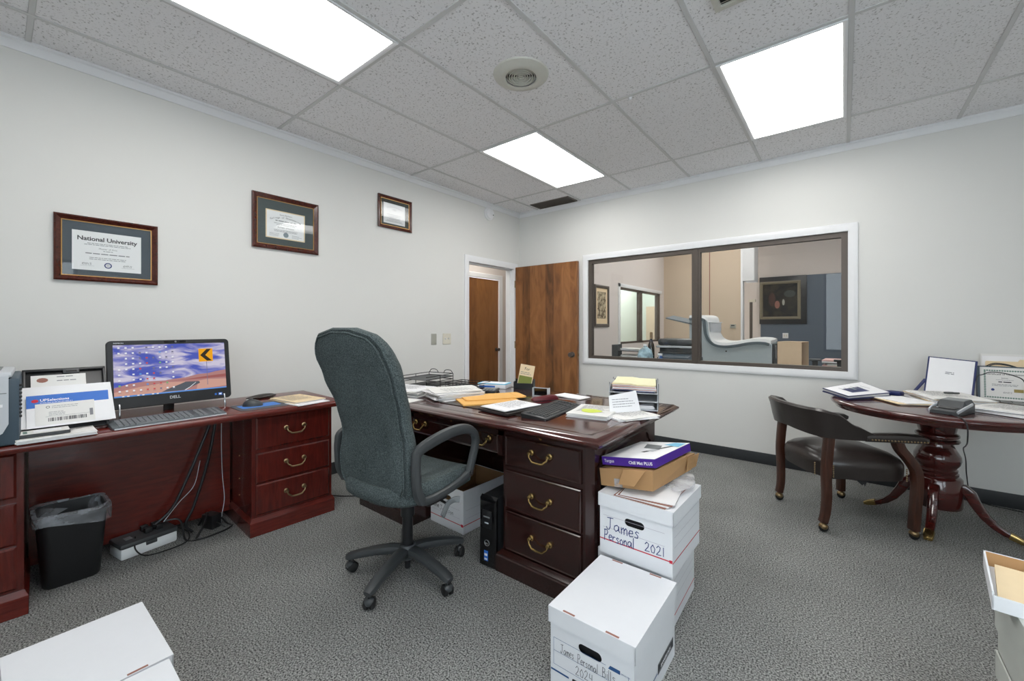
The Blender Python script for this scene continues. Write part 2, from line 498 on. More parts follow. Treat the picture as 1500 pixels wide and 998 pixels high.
GLYPH = {
 'J': ([[(.1, .95), (.7, 1.0)], [(.42, 1), (.4, .25), (.28, .02), (.1, .02), (.02, .2)]], .8),
 'a': ([[(.48, .4), (.3, .52), (.05, .4), (.0, .15), (.18, .0), (.4, .15), (.48, .45), (.48, .1), (.6, .0)]], .72),
 'm': ([[(0, .5), (.03, 0)], [(.02, .3), (.2, .52), (.28, .4), (.28, 0)], [(.28, .3), (.46, .52), (.56, .4), (.58, 0)]], .74),
 'e': ([[(0, .25), (.4, .32), (.35, .5), (.12, .5), (0, .25), (.12, .02), (.4, .08)]], .56),
 's': ([[(.4, .45), (.2, .52), (.08, .4), (.32, .2), (.28, .02), (0, .03)]], .55),
 'P': ([[(.05, -.05), (.1, 1.0)], [(.02, .95), (.4, 1.0), (.52, .75), (.35, .5), (.1, .48)]], .68),
 'r': ([[(0, .5), (.03, 0)], [(.03, .3), (.18, .5), (.34, .46)]], .46),
 'o': ([[(.2, .5), (.0, .3), (.1, .02), (.34, .05), (.42, .32), (.2, .5)]], .56),
 'n': ([[(0, .5), (.03, 0)], [(.02, .3), (.22, .52), (.34, .38), (.36, 0)]], .52),
 'l': ([[(.05, 1.0), (.03, .0)]], .28),
 'i': ([[(.05, .48), (.05, 0)], [(.05, .7), (.07, .74)]], .26),
 'B': ([[(.05, 0), (.08, 1.0), (.42, .92), (.4, .6), (.1, .52), (.5, .42), (.5, .08), (.05, 0)]], .7),
 'c': ([[(.4, .42), (.2, .52), (.02, .28), (.15, .02), (.42, .08)]], .54),
 'k': ([[(.05, .95), (.04, 0)], [(.38, .5), (.06, .25), (.4, 0)]], .54),
 '2': ([[(.02, .75), (.2, 1.0), (.42, .85), (.35, .5), (.0, .02), (.5, .05)]], .66),
 '0': ([[(.22, .9), (.0, .55), (.1, .05), (.36, .05), (.45, .5), (.22, .9)]], .62),
 '1': ([[(.1, .95), (.1, 0)]], .32),
 '4': ([[(.08, .95), (.02, .5), (.42, .48)], [(.4, .95), (.38, 0)]], .6),
}

def thing(name, label, cat, loc=(0, 0, 0), rotz=0.0, group=None, rot=None):
    o = bpy.data.objects.new(name, None)
    C.objects.link(o)
    o.empty_display_size = 0.1
    o.location = loc
    o.rotation_euler = rot if rot else (0, 0, math.radians(rotz))
    o['label'] = label; o['category'] = cat
    if group: o['group'] = group
    o.matrix_world = Matrix.LocRotScale(Vector(loc), o.rotation_euler.to_matrix(), None)
    return o

def tag(o, label, cat, group=None):
    o['label'] = label; o['category'] = cat
    if group: o['group'] = group
    return o

def local(root):
    """builder in the thing's own axes"""
    m = MB(); m.root = root
    return m

def struct(name, mb, **kw):
    o = mb.build(name, **kw)
    o['kind'] = 'structure'
    return o

def rect_pts(hx, hy, r, n=5, cx=0, cy=0):
    out = []
    for sx, sy, a0 in ((1, 1, 0), (-1, 1, 90), (-1, -1, 180), (1, -1, 270)):
        for i in range(n + 1):
            t = math.radians(a0 + 90 * i / n)
            out.append((cx + sx * (hx - r) + r * math.cos(t), cy + sy * (hy - r) + r * math.sin(t)))
    return out

def spline(pts, k=6):
    """Catmull-Rom through 3-D points"""
    P = [Vector(p) for p in pts]; P = [P[0] * 2 - P[1]] + P + [P[-1] * 2 - P[-2]]
    out = []
    for i in range(1, len(P) - 2):
        for j in range(k):
            t = j / k
            a, b, c, d = P[i - 1], P[i], P[i + 1], P[i + 2]
            out.append(tuple(0.5 * ((2 * b) + (c - a) * t + (2 * a - 5 * b + 4 * c - d) * t * t + (3 * b - a - 3 * c + d) * t ** 3)))
    out.append(tuple(P[-2]))
    return out

def interp(tab, t):
    for (a, va), (b, vb) in zip(tab, tab[1:]):
        if t <= b:
            k = 0 if b == a else max(0, (t - a) / (b - a))
            k = k * k * (3 - 2 * k) * 0.5 + k * 0.5
            return va + (vb - va) * k
    return tab[-1][1]

# ================================================================== SETTING
XR, YN = 5.4, -5.7              # right wall and wall behind the camera (outside the frame)
TH = 0.12
DO0, DO1, DOZ = -0.95, -0.11, 1.985     # door opening in the left wall
WX0, WX1, WZ0, WZ1 = 1.005, 3.355, 0.862, 2.005   # window opening in the far wall
OX1, OY1, OZ = 4.6, 5.6, 3.5    # office beyond the window

def carpet_poly(name, x0, x1, y0, y1):
    m = MB(); m.box(x0, x1, y0, y1, -0.05, 0.0, M['carpet'])
    return struct(name, m)
carpet_poly('floor', -1.3, XR + TH, YN - TH, 7.3)

m = MB(); m.box(-TH, XR + TH, YN - TH, TH, H, H + 0.05, M['ceiling']); struct('ceiling', m)

m = MB()                        # left wall with the door opening (runs on into the office behind)
m.box(-TH, 0, YN - TH, DO0, 0, H, M['wall'])
m.box(-TH, 0, DO0, DO1, DOZ, H, M['wall'])
m.box(-TH, 0, DO1, TH, 0, H, M['wall'])
struct('wall_left', m)
m = MB()                        # wall with the interior window
m.box(0, WX0, 0, TH, 0, H, M['wall'])
m.box(WX1, XR + TH, 0, TH, 0, H, M['wall'])
m.box(WX0, WX1, 0, TH, 0, WZ0, M['wall'])
m.box(WX0, WX1, 0, TH, WZ1, H, M['wall'])
struct('wall_far', m)
NX0, NX1, NZ0, NZ1 = 3.02, 5.25, 0.75, 2.3  # opening for an added, unseen window behind the camera
m = MB(); m.box(-TH, NX0, YN - TH, YN, 0, H, M['wall']); m.box(NX1, XR + TH, YN - TH, YN, 0, H, M['wall'])
m.box(NX0, NX1, YN - TH, YN, 0, NZ0, M['wall']); m.box(NX0, NX1, YN - TH, YN, NZ1, H, M['wall']); struct('wall_near', m)
m = MB()
for x in (NX0, (NX0 + NX1) / 2 - .02, NX1 - .04): m.box(x, x + .04, YN - .07, YN - .02, NZ0, NZ1, M['bronze'])
for z in (NZ0, NZ1 - .04): m.box(NX0, NX1, YN - .07, YN - .02, z, z + .04, M['bronze'])
m.box(NX0, NX1, YN - .045, YN - .04, NZ0, NZ1, M['glass']); struct('added_window_4', m)  # unseen window, added for flat front daylight and the office pane glare
RY0, RY1, RZ0, RZ1 = -5.2, -3.55, 0.95, 2.2
m = MB()
m.box(XR, XR + TH, YN, RY0, 0, H, M['wall']); m.box(XR, XR + TH, RY1, 0, 0, H, M['wall'])
m.box(XR, XR + TH, RY0, RY1, 0, RZ0, M['wall']); m.box(XR, XR + TH, RY0, RY1, RZ1, H, M['wall'])
struct('wall_right', m)
m = MB()                        # outside window behind the viewer
for y in (RY0, (RY0 + RY1) / 2 - 0.02, RY1 - 0.04):
    m.box(XR + 0.02, XR + 0.07, y, y + 0.04, RZ0, RZ1, M['bronze'])
for z in (RZ0, RZ1 - 0.04):
    m.box(XR + 0.02, XR + 0.07, RY0, RY1, z, z + 0.04, M['bronze'])
m.box(XR + 0.04, XR + 0.045, RY0, RY1, RZ0, RZ1, M['glass'])
struct('window_2', m)

# baseboards, crown strip
m = MB(); m.box(0, 0.008, YN, DO0 - 0.07, 0, 0.1, M['vinyl'], 0.003); struct('baseboard_left', m)
m = MB(); m.box(0, XR, -0.008, 0, 0, 0.1, M['vinyl'], 0.003); struct('baseboard_far', m)
m = MB(); m.box(XR - 0.008, XR, YN, 0, 0, 0.1, M['vinyl']); struct('baseboard_right', m)
def crown(name, p0, p1, nrm):
    m = MB(); n = Vector(nrm); prof = [(0, 0), (0.022, 0), (0.022, -0.012), (0.014, -0.02), (0.012, -0.048), (0.006, -0.062), (0, -0.062)]
    m.rings([[tuple(Vector(p) + n * a + Vector((0, 0, H + b))) for a, b in prof] for p in (p0, p1)], M['trim'])
    struct(name, m)
crown('trim_1', (0, YN, 0), (0, 0, 0), (1, 0, 0))
crown('trim_2', (0, 0, 0), (XR, 0, 0), (0, -1, 0))

# ceiling grid of tee bars
A0, B0, T = 0.3066, 0.5397, 0.6096
m = MB()
gx = [A0 + T * k for k in range(9)]
gy = [-(B0 + 2 * T * k) for k in range(5)]
for x in gx:
    m.box(x - 0.012, x + 0.012, YN, -0.02, H - 0.006, H + 0.001, M['grid'], 0.002, 1)
for y in gy:
    m.box(0.02, XR, y - 0.012, y + 0.012, H - 0.005, H + 0.001, M['grid'], 0.002, 1)
struct('trim_3', m)

# door frame and the open door leaf
m = MB(); m.out = (1, 0, 0)
mitred(m, [((0, DO0 - .06, 0), (0, 1, 0)), ((0, DO0 - .06, DOZ + .06), (0, 1, -1)), ((0, DO1 + .06, DOZ + .06), (0, -1, -1)), ((0, DO1 + .06, 0), (0, -1, 0))], [(0, 0), (0, .013), (.006, .016), (.03, .014), (.066, .01), (.072, .006), (.072, -.06), (.072, -TH - .01)], M['trim'], False)
m.box(-0.075, -0.045, DO0, DO0 + 0.025, 0, DOZ, M['trim']); m.box(-0.075, -0.045, DO1 - 0.025, DO1, 0, DOZ, M['trim'])
m.box(-0.075, -0.045, DO0, DO1, DOZ - 0.03, DOZ, M['trim'])
struct('trim_4', m)

d = bpy.data.objects.new('door_1', None); C.objects.link(d); d.location = (0.02, -0.105, 0); d['kind'] = 'structure'
d.rotation_euler = (0, 0, math.radians(1.0))
m = local(d); m.box(0, 0.895, 0.0, 0.042, 0.012, 1.995, M['door_wood'], 0.002, 1); m.build('leaf')
m = local(d)
m.lathe([(0.001, 0), (0.032, 0), (0.033, 0.006), (0.014, 0.012), (0.012, 0.035), (0.024, 0.042), (0.029, 0.055), (0.024, 0.068), (0.001, 0.072)], M['bronze'])
k = m.build('door_knob'); k.location = (0.835, 0, 0.905); k.rotation_euler = (PI / 2, 0, 0)
m = local(d); m.box(0.8945, 0.897, 0.008, 0.034, 0.86, 0.95, M['old_brass']); m.box(0.895, 0.905, 0.015, 0.027, 0.89, 0.92, M['old_brass']); m.build('latch')
for z in (0.25, 1.0, 1.78):
    m = local(d); m.cyl((-0.006, -0.004, z - 0.045), (-0.006, -0.004, z + 0.045), 0.006, M['old_brass']); m.build('hinge')

# hallway behind the door
m = MB(); m.box(-1.22, -1.1, -1.9, 0.05, 0, 2.6, M['office_wall']); m.box(-1.22, -1.1, 0.93, 1.6, 0, 2.6, M['office_wall'])
m.box(-1.22, -1.1, 0.05, 0.93, 2.0, 2.6, M['office_wall']); struct('wall_hall', m)
m = MB(); m.box(-1.22, -TH, -1.9, 3.0, 2.6, 2.65, M['wall']); struct('ceiling_hall', m)
m = MB(); m.box(-1.22, -TH, -2.0, -1.9, 0, 2.6, M['wall']); struct('wall_hall_near', m)
m = MB(); m.box(-1.22, -TH, 1.6, 1.7, 0, 2.6, M['office_wall']); struct('wall_hall_far', m)
m = MB(); m.box(-0.9, -0.35, -1.2, 0.6, 2.585, 2.6, M['lens_hall'])
tag(m.build('ceiling_light'), 'ceiling light panel of the hallway beyond the open door', 'light')
m = MB()
m.out = (1, 0, 0)
mitred(m, [((-1.1, 0, 0), (0, 1, 0)), ((-1.1, 0, 2.07), (0, 1, -1)), ((-1.1, .955, 2.07), (0, -1, -1)), ((-1.1, .955, 0), (0, -1, 0))], [(0, 0), (0, .014), (.006, .018), (.06, .012), (.07, .008), (.07, -.02)], M['trim'], False)
struct('trim_5', m)
d = bpy.data.objects.new('door_2', None); C.objects.link(d); d.location = (-1.115, 0.06, 0); d.rotation_euler = (0, 0, PI / 2); d['kind'] = 'structure'
m = local(d); m.box(0, 0.82, 0, 0.04, 0.01, 1.99, M['hall_wood'], 0.002, 1); m.build('leaf')
m = local(d); m.lathe([(0.001, 0), (0.03, 0), (0.03, 0.006), (0.012, 0.012), (0.012, 0.04), (0.026, 0.05), (0.026, 0.065), (0.001, 0.072)], M['bronze'])
k = m.build('door_knob'); k.location = (0.765, 0, 0.86); k.rotation_euler = (PI / 2, 0, 0)

# window to the office: white casing, bronze frame, mullion, two panes
m = MB()
cs = 0.06
m.out = (0, -1, 0)
CAS = [(0, 0), (0, .013), (.006, .017), (.03, .015), (.058, .011), (.063, .008), (.063, -.012)]
mitred(m, [((WX0 - cs, 0, WZ0 - cs), (1, 0, 1)), ((WX1 + cs, 0, WZ0 - cs), (-1, 0, 1)), ((WX1 + cs, 0, WZ1 + cs), (-1, 0, -1)), ((WX0 - cs, 0, WZ1 + cs), (1, 0, -1))], CAS, M['trim'])
struct('trim_6', m)
w = bpy.data.objects.new('window_1', None); C.objects.link(w); w['kind'] = 'structure'
m = MB(w); y0, y1 = 0.012, 0.07; bw = 0.045
for x0, x1 in ((WX0, WX0 + bw), (WX1 - bw, WX1), (2.15, 2.228)):
    m.box(x0, x1, y0, y1, WZ0, WZ1, M['bronze'])
for z0, z1 in ((WZ0, WZ0 + 0.035), (WZ1 - bw, WZ1)):
    for x0, x1 in ((WX0 + bw, 2.15), (2.228, WX1 - bw)): m.box(x0, x1, y0 + .001, y1 - .001, z0, z1, M['bronze'])
m.box(2.17, 2.208, y0 - 0.006, y0 + 0.01, WZ0, WZ1, M['bronze'], 0.002, 1)
m.build('window_frame')
for x0, x1 in ((WX0 + bw, 2.15), (2.228, WX1 - bw)):
    m = MB(w); m.quad((x0, 0.045, WZ0 + 0.035), (x1 - x0, 0, 0), (0, 0, WZ1 - bw - WZ0 - 0.035), M['glass']); m.build('pane')

# ---- office beyond the window
m = MB(); m.box(-TH, 0, TH, 3.13, 0, OZ, M['office_wall']); m.box(-TH, 0, 5.33, 7.3, 0, OZ, M['office_wall'])
m.box(-TH, 0, 3.13, 5.33, 0, 0.9, M['office_wall']); m.box(-TH, 0, 3.13, 5.33, 1.99, OZ, M['office_wall']); struct('wall_office_left', m)
m = MB(); m.box(0, 1.62, OY1, OY1 + 0.15, 0, OZ, M['beige']); struct('wall_office_beige', m)
m = MB(); m.box(1.62, 1.66, OY1 - 0.02, OY1 + 0.17, 0, OZ, M['trim'], 0.003); m.box(1.66, 1.87, OY1 - 0.02, OY1 + 0.5, 2.2, OZ, M['trim'], 0.003)
m.box(1.69, 1.74, OY1 + 0.6, OY1 + 0.66, 0, 1.78, M['bronze']); m.box(1.67, 1.80, OY1 + 0.58, OY1 + 0.68, 1.78, 1.84, M['cream_pl'])
struct('trim_7', m)
m = MB(); m.box(1.0, OX1 + 0.6, 7.0, 7.12, 0, OZ, M['office_wall']); struct('wall_office_far', m)
m = MB(); m.box(1.80, OX1 + 0.6, 6.96, 7.0, 0, 2.385, M['slate']); struct('wall_office_slate', m)
m = MB(); m.box(OX1 + 0.6, OX1 + 0.72, TH, 7.1, 0, OZ, M['office_wall']); struct('wall_office_right', m)
m = MB(); m.box(-1.3, OX1 + 0.72, TH + 0.001, 7.3, OZ, OZ + 0.05, M['wall']); struct('ceiling_office', m)
m = MB(); m.box(0, XR + TH, TH, TH + 0.02, H, OZ, M['office_wall']); struct('wall_office_near', m)
m = MB(); m.box(0.60, 0.62, OY1 - 0.012, OY1, 0, OZ, M['bronze']); 
for k, (x, y) in enumerate(((1.3, 2.2), (3.3, 2.2), (1.3, 4.3), (3.3, 4.6))):
    t = thing('ceiling_light', ['office ceiling light nearest the left wall and window', 'office ceiling light nearest the right wall and window',
               'office ceiling light in front of the beige wall', 'office ceiling light in front of the slate wall'][k], 'light', (x, y, OZ), 0, 'office ceiling lights')
    q = MB(t); q.box(x - 0.33, x + 0.33, y - 0.63, y + 0.63, OZ - 0.02, OZ, M['grid']); q.build('frame')
    q = MB(t); q.box(x - 0.3, x + 0.3, y - 0.6, y + 0.6, OZ - 0.026, OZ - 0.02, M['lens_office']); q.build('lens')
m = MB()                        # second interior window in the office's left wall
wy0, wy1 = 3.13, 5.33
for y in (wy0, 4.1, wy1 - 0.16):
    m.box(-0.06, 0.0, y, y + (0.16 if y != wy0 else 0.04), 0.9, 1.99, M['bronze'], 0.003, 1)
m.box(-0.06, 0, wy0, wy1, 1.95, 1.99, M['bronze']); m.box(-0.06, 0, wy0, wy1, 0.9, 0.94, M['bronze'])
m.box(-0.04, -0.036, wy0, wy1, 0.9, 1.99, M['glass'])
struct('window_3', m)
m = MB(); m.box(0, 0.016, wy0 - 0.07, wy0, 0.84, 2.06, M['trim'], 0.003); m.box(0, 0.016, wy0 - 0.07, wy1 + 0.1, 1.99, 2.06, M['trim'], 0.003); struct('trim_8', m)
m = MB(); m.box(-1.3, -1.2, 1.7, 7.3, 0, OZ, M['pale_green']); struct('wall_beyond', m)
m = MB(); m.box(-1.2, -TH, 2.9, 3.0, 0, OZ, M['office_wall']); m.box(-1.2, -TH, 7.2, 7.3, 0, OZ, M['pale_green']); m.box(-1.02, -.62, 7.17, 7.2, 0, 1.8, M['beige']); m.box(-.45, -.28, 7.17, 7.2, .5, 1.7, M['putty_pl']); struct('wall_beyond_ends', m)
m = MB(); m.box(-1.2, -1.17, 4.7, 5.5, 0, 1.85, M['beige']); m.box(-1.2, -1.16, 4.63, 4.7, 0, 1.92, M['trim']); m.box(-1.2, -1.16, 5.5, 5.57, 0, 1.92, M['trim']); m.box(-1.2, -1.16, 4.63, 5.57, 1.85, 1.92, M['trim']); struct('door_3', m)
m = MB(); m.box(-0.95, -0.4, 3.4, 6.6, 2.7, 2.72, M['lens_office']); tag(m.build('ceiling_light'), 'ceiling light panel of the small room beyond the office', 'light')
m = MB(); m.box(1.0, 1.015, OY1 - 0.006, OY1, 0, OZ, M['slot']); struct('trim_9', m)

# ================================================================== CEILING AND WALL FITTINGS
def troffer(name_label, x0, y0, mat):
    cx, cy = x0 + T / 2, y0 - T
    t = thing('ceiling_light', name_label, 'light', (cx, cy, H), 0, 'recessed fluorescent ceiling lights')
    hx, hy = T / 2 - 0.012, T - 0.012
    q = local(t)
    q.out = (0, 0, -1)
    mitred(q, [((sx * hx, sy * hy, 0), (-sx, -sy, 0)) for sx, sy in ((-1, -1), (1, -1), (1, 1), (-1, 1))], [(0, 0), (0, .012), (.004, .013), (.016, .008), (.024, .003), (.024, 0)], M['trim'])
    q.build('frame')
    q = local(t); q.box(-hx + 0.022, hx - 0.022, -hy + 0.022, hy - 0.022, -0.006, -0.001, mat); q.build('lens')
    return t
T3, T2, T1, T0 = -B0, -B0 - 2 * T, -B0 - 4 * T, -B0 - 6 * T
troffer('fluorescent ceiling light nearest the open door corner', A0 + T, T3, M['lens_a'])
troffer('fluorescent ceiling light nearest the round table and window', A0 + 4 * T, T3, M['lens_b'])
troffer('fluorescent ceiling light cut by the top edge, above the credenza', A0 + T, T1, M['lens_c'])
troffer('fluorescent ceiling light above the viewer, outside the photo', A0 + 4 * T, T1, M['lens_c'])

t = thing('ceiling_vent', 'round white ceiling air diffuser with concentric rings', 'vent', (1.843, -2.37, H), 0, 'ceiling vents')
q = local(t)
q.lathe([(0.09, -0.022), (0.1, -0.026), (0.12, -0.022), (0.16, -0.008), (0.163, 0.0)], M['vent'], n=56, cap=False); q.build('flange')
q = local(t); q.lathe([(0.001, -0.002), (0.095, -0.002), (0.095, 0.0), (0.001, 0.0)], M['duct_shade'], n=40); q.build('duct_shade_plate')  # flat dark disc, duct shade put into its colour
q = local(t)
for k in range(6):
    r = 0.014 + 0.0135 * k
    q.lathe([(r - 0.004, -0.004), (r - 0.001, -0.02), (r + 0.003, -0.02), (r + 0.001, -0.004)], M['vent'], n=40, cap=False)
for a in (0, PI / 2):
    q.box(-0.085 * abs(math.cos(a)) - 0.002, 0.085 * abs(math.cos(a)) + 0.002, -0.085 * abs(math.sin(a)) - 0.002, 0.085 * abs(math.sin(a)) + 0.002, -0.012, -0.004, M['vent'])
q.build('rings')

t = thing('ceiling_vent', 'dark rectangular return grille in the ceiling corner above the door', 'vent', (0.62, -0.125, H), 0, 'ceiling vents')
q = local(t); q.box(-0.265, 0.265, -0.12, 0.095, -0.004, 0.001, M['vent_dark'])
q.build('backing')
q = local(t)
for k in range(13):
    y = -0.11 + 0.0165 * k
    q.hexa([(-0.26, y, -0.012), (0.26, y, -0.012), (0.26, y + 0.002, -0.012), (-0.26, y + 0.002, -0.012)], [(-0.26, y + 0.008, -0.004), (0.26, y + 0.008, -0.004), (0.26, y + 0.01, -0.004), (-0.26, y + 0.01, -0.004)], M['vent_dark'])
for x in (-0.265, 0.255): q.box(x, x + 0.01, -0.12, 0.095, -0.012, 0, M['vent_dark'])
q.build('louvres')

t = thing('ceiling_vent', 'square white louvred ceiling register cut by the top edge', 'vent', (3.01, -2.34, H), 0, 'ceiling vents')
q = local(t)
q.out = (0, 0, -1)
mitred(q, [((sx * .155, sy * .155, 0), (-sx, -sy, 0)) for sx, sy in ((-1, -1), (1, -1), (1, 1), (-1, 1))], [(0, 0), (0, .01), (.004, .012), (.03, .014), (.03, 0)], M['vent'])
q.build('frame')
q = local(t); q.box(-0.13, 0.13, -0.13, 0.13, -0.002, 0, M['duct_shade']); q.build('duct_shade_plate')  # flat dark plate painted as the shade behind the louvres
q = local(t)
for k in range(8):
    y = -0.12 + 0.031 * k
    q.hexa([(-0.125, y, -0.014), (0.125, y, -0.014), (0.125, y + 0.003, -0.014), (-0.125, y + 0.003, -0.014)], [(-0.125, y + 0.018, -0.002), (0.125, y + 0.018, -0.002), (0.125, y + 0.021, -0.002), (-0.125, y + 0.021, -0.002)], M['vent'])
q.build('louvres')

q = MB(); q.lathe([(0.001, -0.02), (0.008, -0.02), (0.012, -0.006), (0.012, 0), (0.001, 0)], M['trim'])
o = q.build('ceiling_hook'); o.location = (2.25, -1.74, H); tag(o, 'tiny white hook fixed to the ceiling grid bar', 'hook')

def wall_left_thing(name, label, cat, y, z, group=None):
    return thing(name, label, cat, (0, y, z), 90, group)      # local x = along the wall to the right, -y = into the room
t = wall_left_thing('smoke_detector', 'round white smoke detector high on the wall near the door', 'smoke detector', -0.604, 2.585)
def disc(root, prof, mat, name):
    q = local(root); q.X = Matrix.Rotation(PI / 2, 4, 'X'); q.lathe(prof, mat); return q.build(name)
disc(t, [(0.001, 0), (0.078, 0), (0.078, 0.012), (0.072, 0.016), (0.001, 0.016)], M['trim'], 'base')
disc(t, [(0.001, 0.016), (0.062, 0.016), (0.062, 0.034), (0.052, 0.044), (0.024, 0.047), (0.022, 0.05), (0.001, 0.05)], M['trim'], 'cover')
q = local(t); q.box(0.028, 0.036, -0.052, -0.044, -0.022, -0.012, M['black_pl']); q.build('test_button')

def switch(label, y, w, n):
    t = wall_left_thing('light_switch', label, 'switch', y, 1.1, 'light switches by the door')
    q = local(t); q.box(-w / 2, w / 2, -0.006, 0, -0.058, 0.058, M['putty_pl'] if n == 0 else M['cream_pl'], 0.003, 1); q.build('plate')
    for k in range(n):
        x = (k - (n - 1) / 2) * 0.046
        q = local(t); q.box(x - 0.006, x + 0.006, -0.016, -0.004, -0.004, 0.012, M['trim'], 0.002, 1); q.build('toggle')
switch('blank grey metal wall plate left of the switch pair', -1.455, 0.072, 0)
switch('ivory double light switch plate next to the door frame', -1.275, 0.118, 2)

def diploma(label, y0, y1, z0, z1, fw, matm, px, print_fn):
    yc, zc = (y0 + y1) / 2, (z0 + z1) / 2
    t = wall_left_thing('framed_diploma', label, 'framed diploma', yc, zc, 'framed diplomas on the left wall')
    hx, hz = (y1 - y0) / 2, (z1 - z0) / 2
    q = local(t)
    prof = [(0, 0), (0, -0.018), (0.3, -0.024), (0.55, -0.018), (0.8, -0.012), (1, -0.008), (1, 0)]   # (across, depth)
    cs = []
    for sx, sz in ((-1, -1), (1, -1), (1, 1), (-1, 1)):
        cs.append([(sx * (hx - fw * a), d, sz * (hz - fw * a)) for a, d in prof])
    q.rings(cs, M['frame_wood'], loop=True); q.build('frame', smooth=25)
    q = local(t); g = 0.004
    cs = []
    for sx, sz in ((-1, -1), (1, -1), (1, 1), (-1, 1)):
        cs.append([(sx * (hx - fw - a), d, sz * (hz - fw - a)) for a, d in ((0, -0.004), (0, -0.011), (g, -0.010), (g, -0.004))])
    q.rings(cs, M['gold'], loop=True); q.build('gilt_lip', smooth=25)
    q = local(t); q.box(-hx + fw * .6, hx - fw * .6, -0.005, 0, -hz + fw * .6, hz - fw * .6, matm); q.build('mat_board')
    x0, x1, c0, c1 = px
    q = local(t); q.box(x0 - yc, x1 - yc, -0.0056, -0.005, c0 - zc, c1 - zc, M['paper'])
    print_fn(q, x0 - yc, x1 - yc, c0 - zc, c1 - zc); q.build('certificate', smooth=0)
    q = local(t); q.quad((-hx + fw, -0.0085, -hz + fw), (2 * hx - 2 * fw, 0, 0), (0, 0, 2 * hz - 2 * fw), M['glass']); q.build('glass')
X_, Z_ = (1, 0, 0), (0, 0, 1)
def ring_seal(q, x, z, r, mat, solid=False):
    n = 24; y = -0.0061
    if solid:
        q.add([(x + r * math.cos(2 * PI * j / n), y, z + r * math.sin(2 * PI * j / n)) for j in range(n)], [tuple(range(n))], mat)
        return
    q.rings([[(x + k * math.cos(2 * PI * j / n), y, z + k * math.sin(2 * PI * j / n)) for j in range(n)] for k in (r, r * 0.68)], mat, False, False)
def print_one(q, x0, x1, z0, z1):
    xm = (x0 + x1) / 2; y = -0.0061
    q.text('National University', (xm, y, z1 - 0.052), X_, Z_, 0.033, M['dark_ink'], 'CENTER', space=0.97, bold=0.022)
    q.lines((xm - 0.1, y, z1 - 0.068), X_, Z_, 0.2, 2, 0.008, 0.003, M['ink'], 0.8, True, 3)
    q.text('Master of Arts', (xm, y, z1 - 0.098), X_, Z_, 0.013, M['ink'], 'CENTER')
    q.lines((xm - 0.02, y, z1 - 0.108), X_, Z_, 0.04, 1, 0.008, 0.003, M['ink'])
    q.lines((xm - 0.092, y, z1 - 0.126), X_, Z_, 0.184, 1, 0.008, 0.005, M['ink'], 1, True, 5)
    q.lines((xm - 0.08, y, z1 - 0.148), X_, Z_, 0.16, 2, 0.009, 0.003, M['ink'], .8, True, 6)
    ring_seal(q, xm, z0 + 0.032, 0.016, M['pen_blue']); ring_seal(q, xm, z0 + 0.032, 0.006, M['ink'])
    for sx in (-1, 1):
        q.pen('ems', (xm + sx * 0.085 - 0.02, y, z0 + 0.03), X_, Z_, 0.022, 0.0012, M['dark_ink'])
        q.lines((xm + sx * 0.085 - 0.028, y, z0 + 0.024), X_, Z_, 0.056, 1, 0.01, 0.001, M['ink'])
def arc_text(q, body, x, z, R, size, mat):
    n = len(body)
    for i, ch in enumerate(body):
        a = (i - (n - 1) / 2) * size * 0.62 / R
        c, s_ = math.cos(a), math.sin(a)
        if ch != ' ':
            q.text(ch, (x + R * s_, -0.0061, z + R * (c - 1)), (c, 0, -s_), (s_, 0, c), size, mat, 'CENTER', bold=0.01)
def print_two(q, x0, x1, z0, z1):
    xm = (x0 + x1) / 2; y = -0.0061
    e = 0.007
    for a, b, c, d in ((x0, x1, z1 - e, z1), (x0, x1, z0, z0 + e), (x0, x0 + e, z0, z1), (x1 - e, x1, z0, z1)):
        q.quad((a, y + 0.0003, c), (b - a, 0, 0), (0, 0, d - c), M['buff'])
    q.text('Santa Barbara', (xm, y, z1 - 0.034), X_, Z_, 0.016, M['ink'], 'CENTER')
    arc_text(q, 'College of Oceaneering', xm, z1 - 0.052, 0.28, 0.0165, M['dark_ink'])
    q.lines((xm - 0.075, y, z1 - 0.078), X_, Z_, 0.15, 1, 0.01, 0.006, M['ink'], 1, True, 1)
    q.lines((xm - 0.085, y, z1 - 0.096), X_, Z_, 0.17, 2, 0.010, 0.003, M['ink'], .75, True, 2)
    q.text('Bachelor of Science', (xm, y, z1 - 0.128), X_, Z_, 0.015, M['dark_ink'], 'CENTER')
    q.lines((xm - 0.1, y, z1 - 0.147), X_, Z_, 0.2, 2, 0.009, 0.003, M['ink'], .8, True, 4)
    ring_seal(q, xm, z0 + 0.034, 0.019, M['silver_ink'], True)
    for sx in (-1, 1):
        q.lines((xm + sx * 0.08 - 0.036, y, z0 + 0.036), X_, Z_, 0.072, 3, 0.009, 0.0022, M['ink'], .7, False, 7 + sx)
def print_three(q, x0, x1, z0, z1):
    xm = (x0 + x1) / 2; y = -0.0061
    arc_text(q, 'Certificate of Course', xm, z1 - 0.032, 0.22, 0.013, M['ink'])
    q.lines((xm - 0.02, y, z1 - 0.052), X_, Z_, 0.04, 2, 0.012, 0.003, M['ink'], .9, True, 1)
    q.lines((xm - 0.08, y, z1 - 0.105), X_, Z_, 0.16, 4, 0.014, 0.003, M['ink'], .75, True, 2)
    q.lines((xm - 0.1, y, z0 + 0.03), X_, Z_, 0.2, 2, 0.01, 0.003, M['ink'], .75, True, 3)
diploma('framed university diploma lowest on the wall, above the monitor', -4.109, -3.676, 1.485, 1.847, 0.028, M['mat_navy'], (-4.04, -3.752, 1.549, 1.768), print_one)
diploma('framed diploma with grey mat, middle one on the left wall', -3.153, -2.673, 1.807, 2.21, 0.034, M['mat_grey'], (-3.06, -2.776, 1.893, 2.103), print_two)
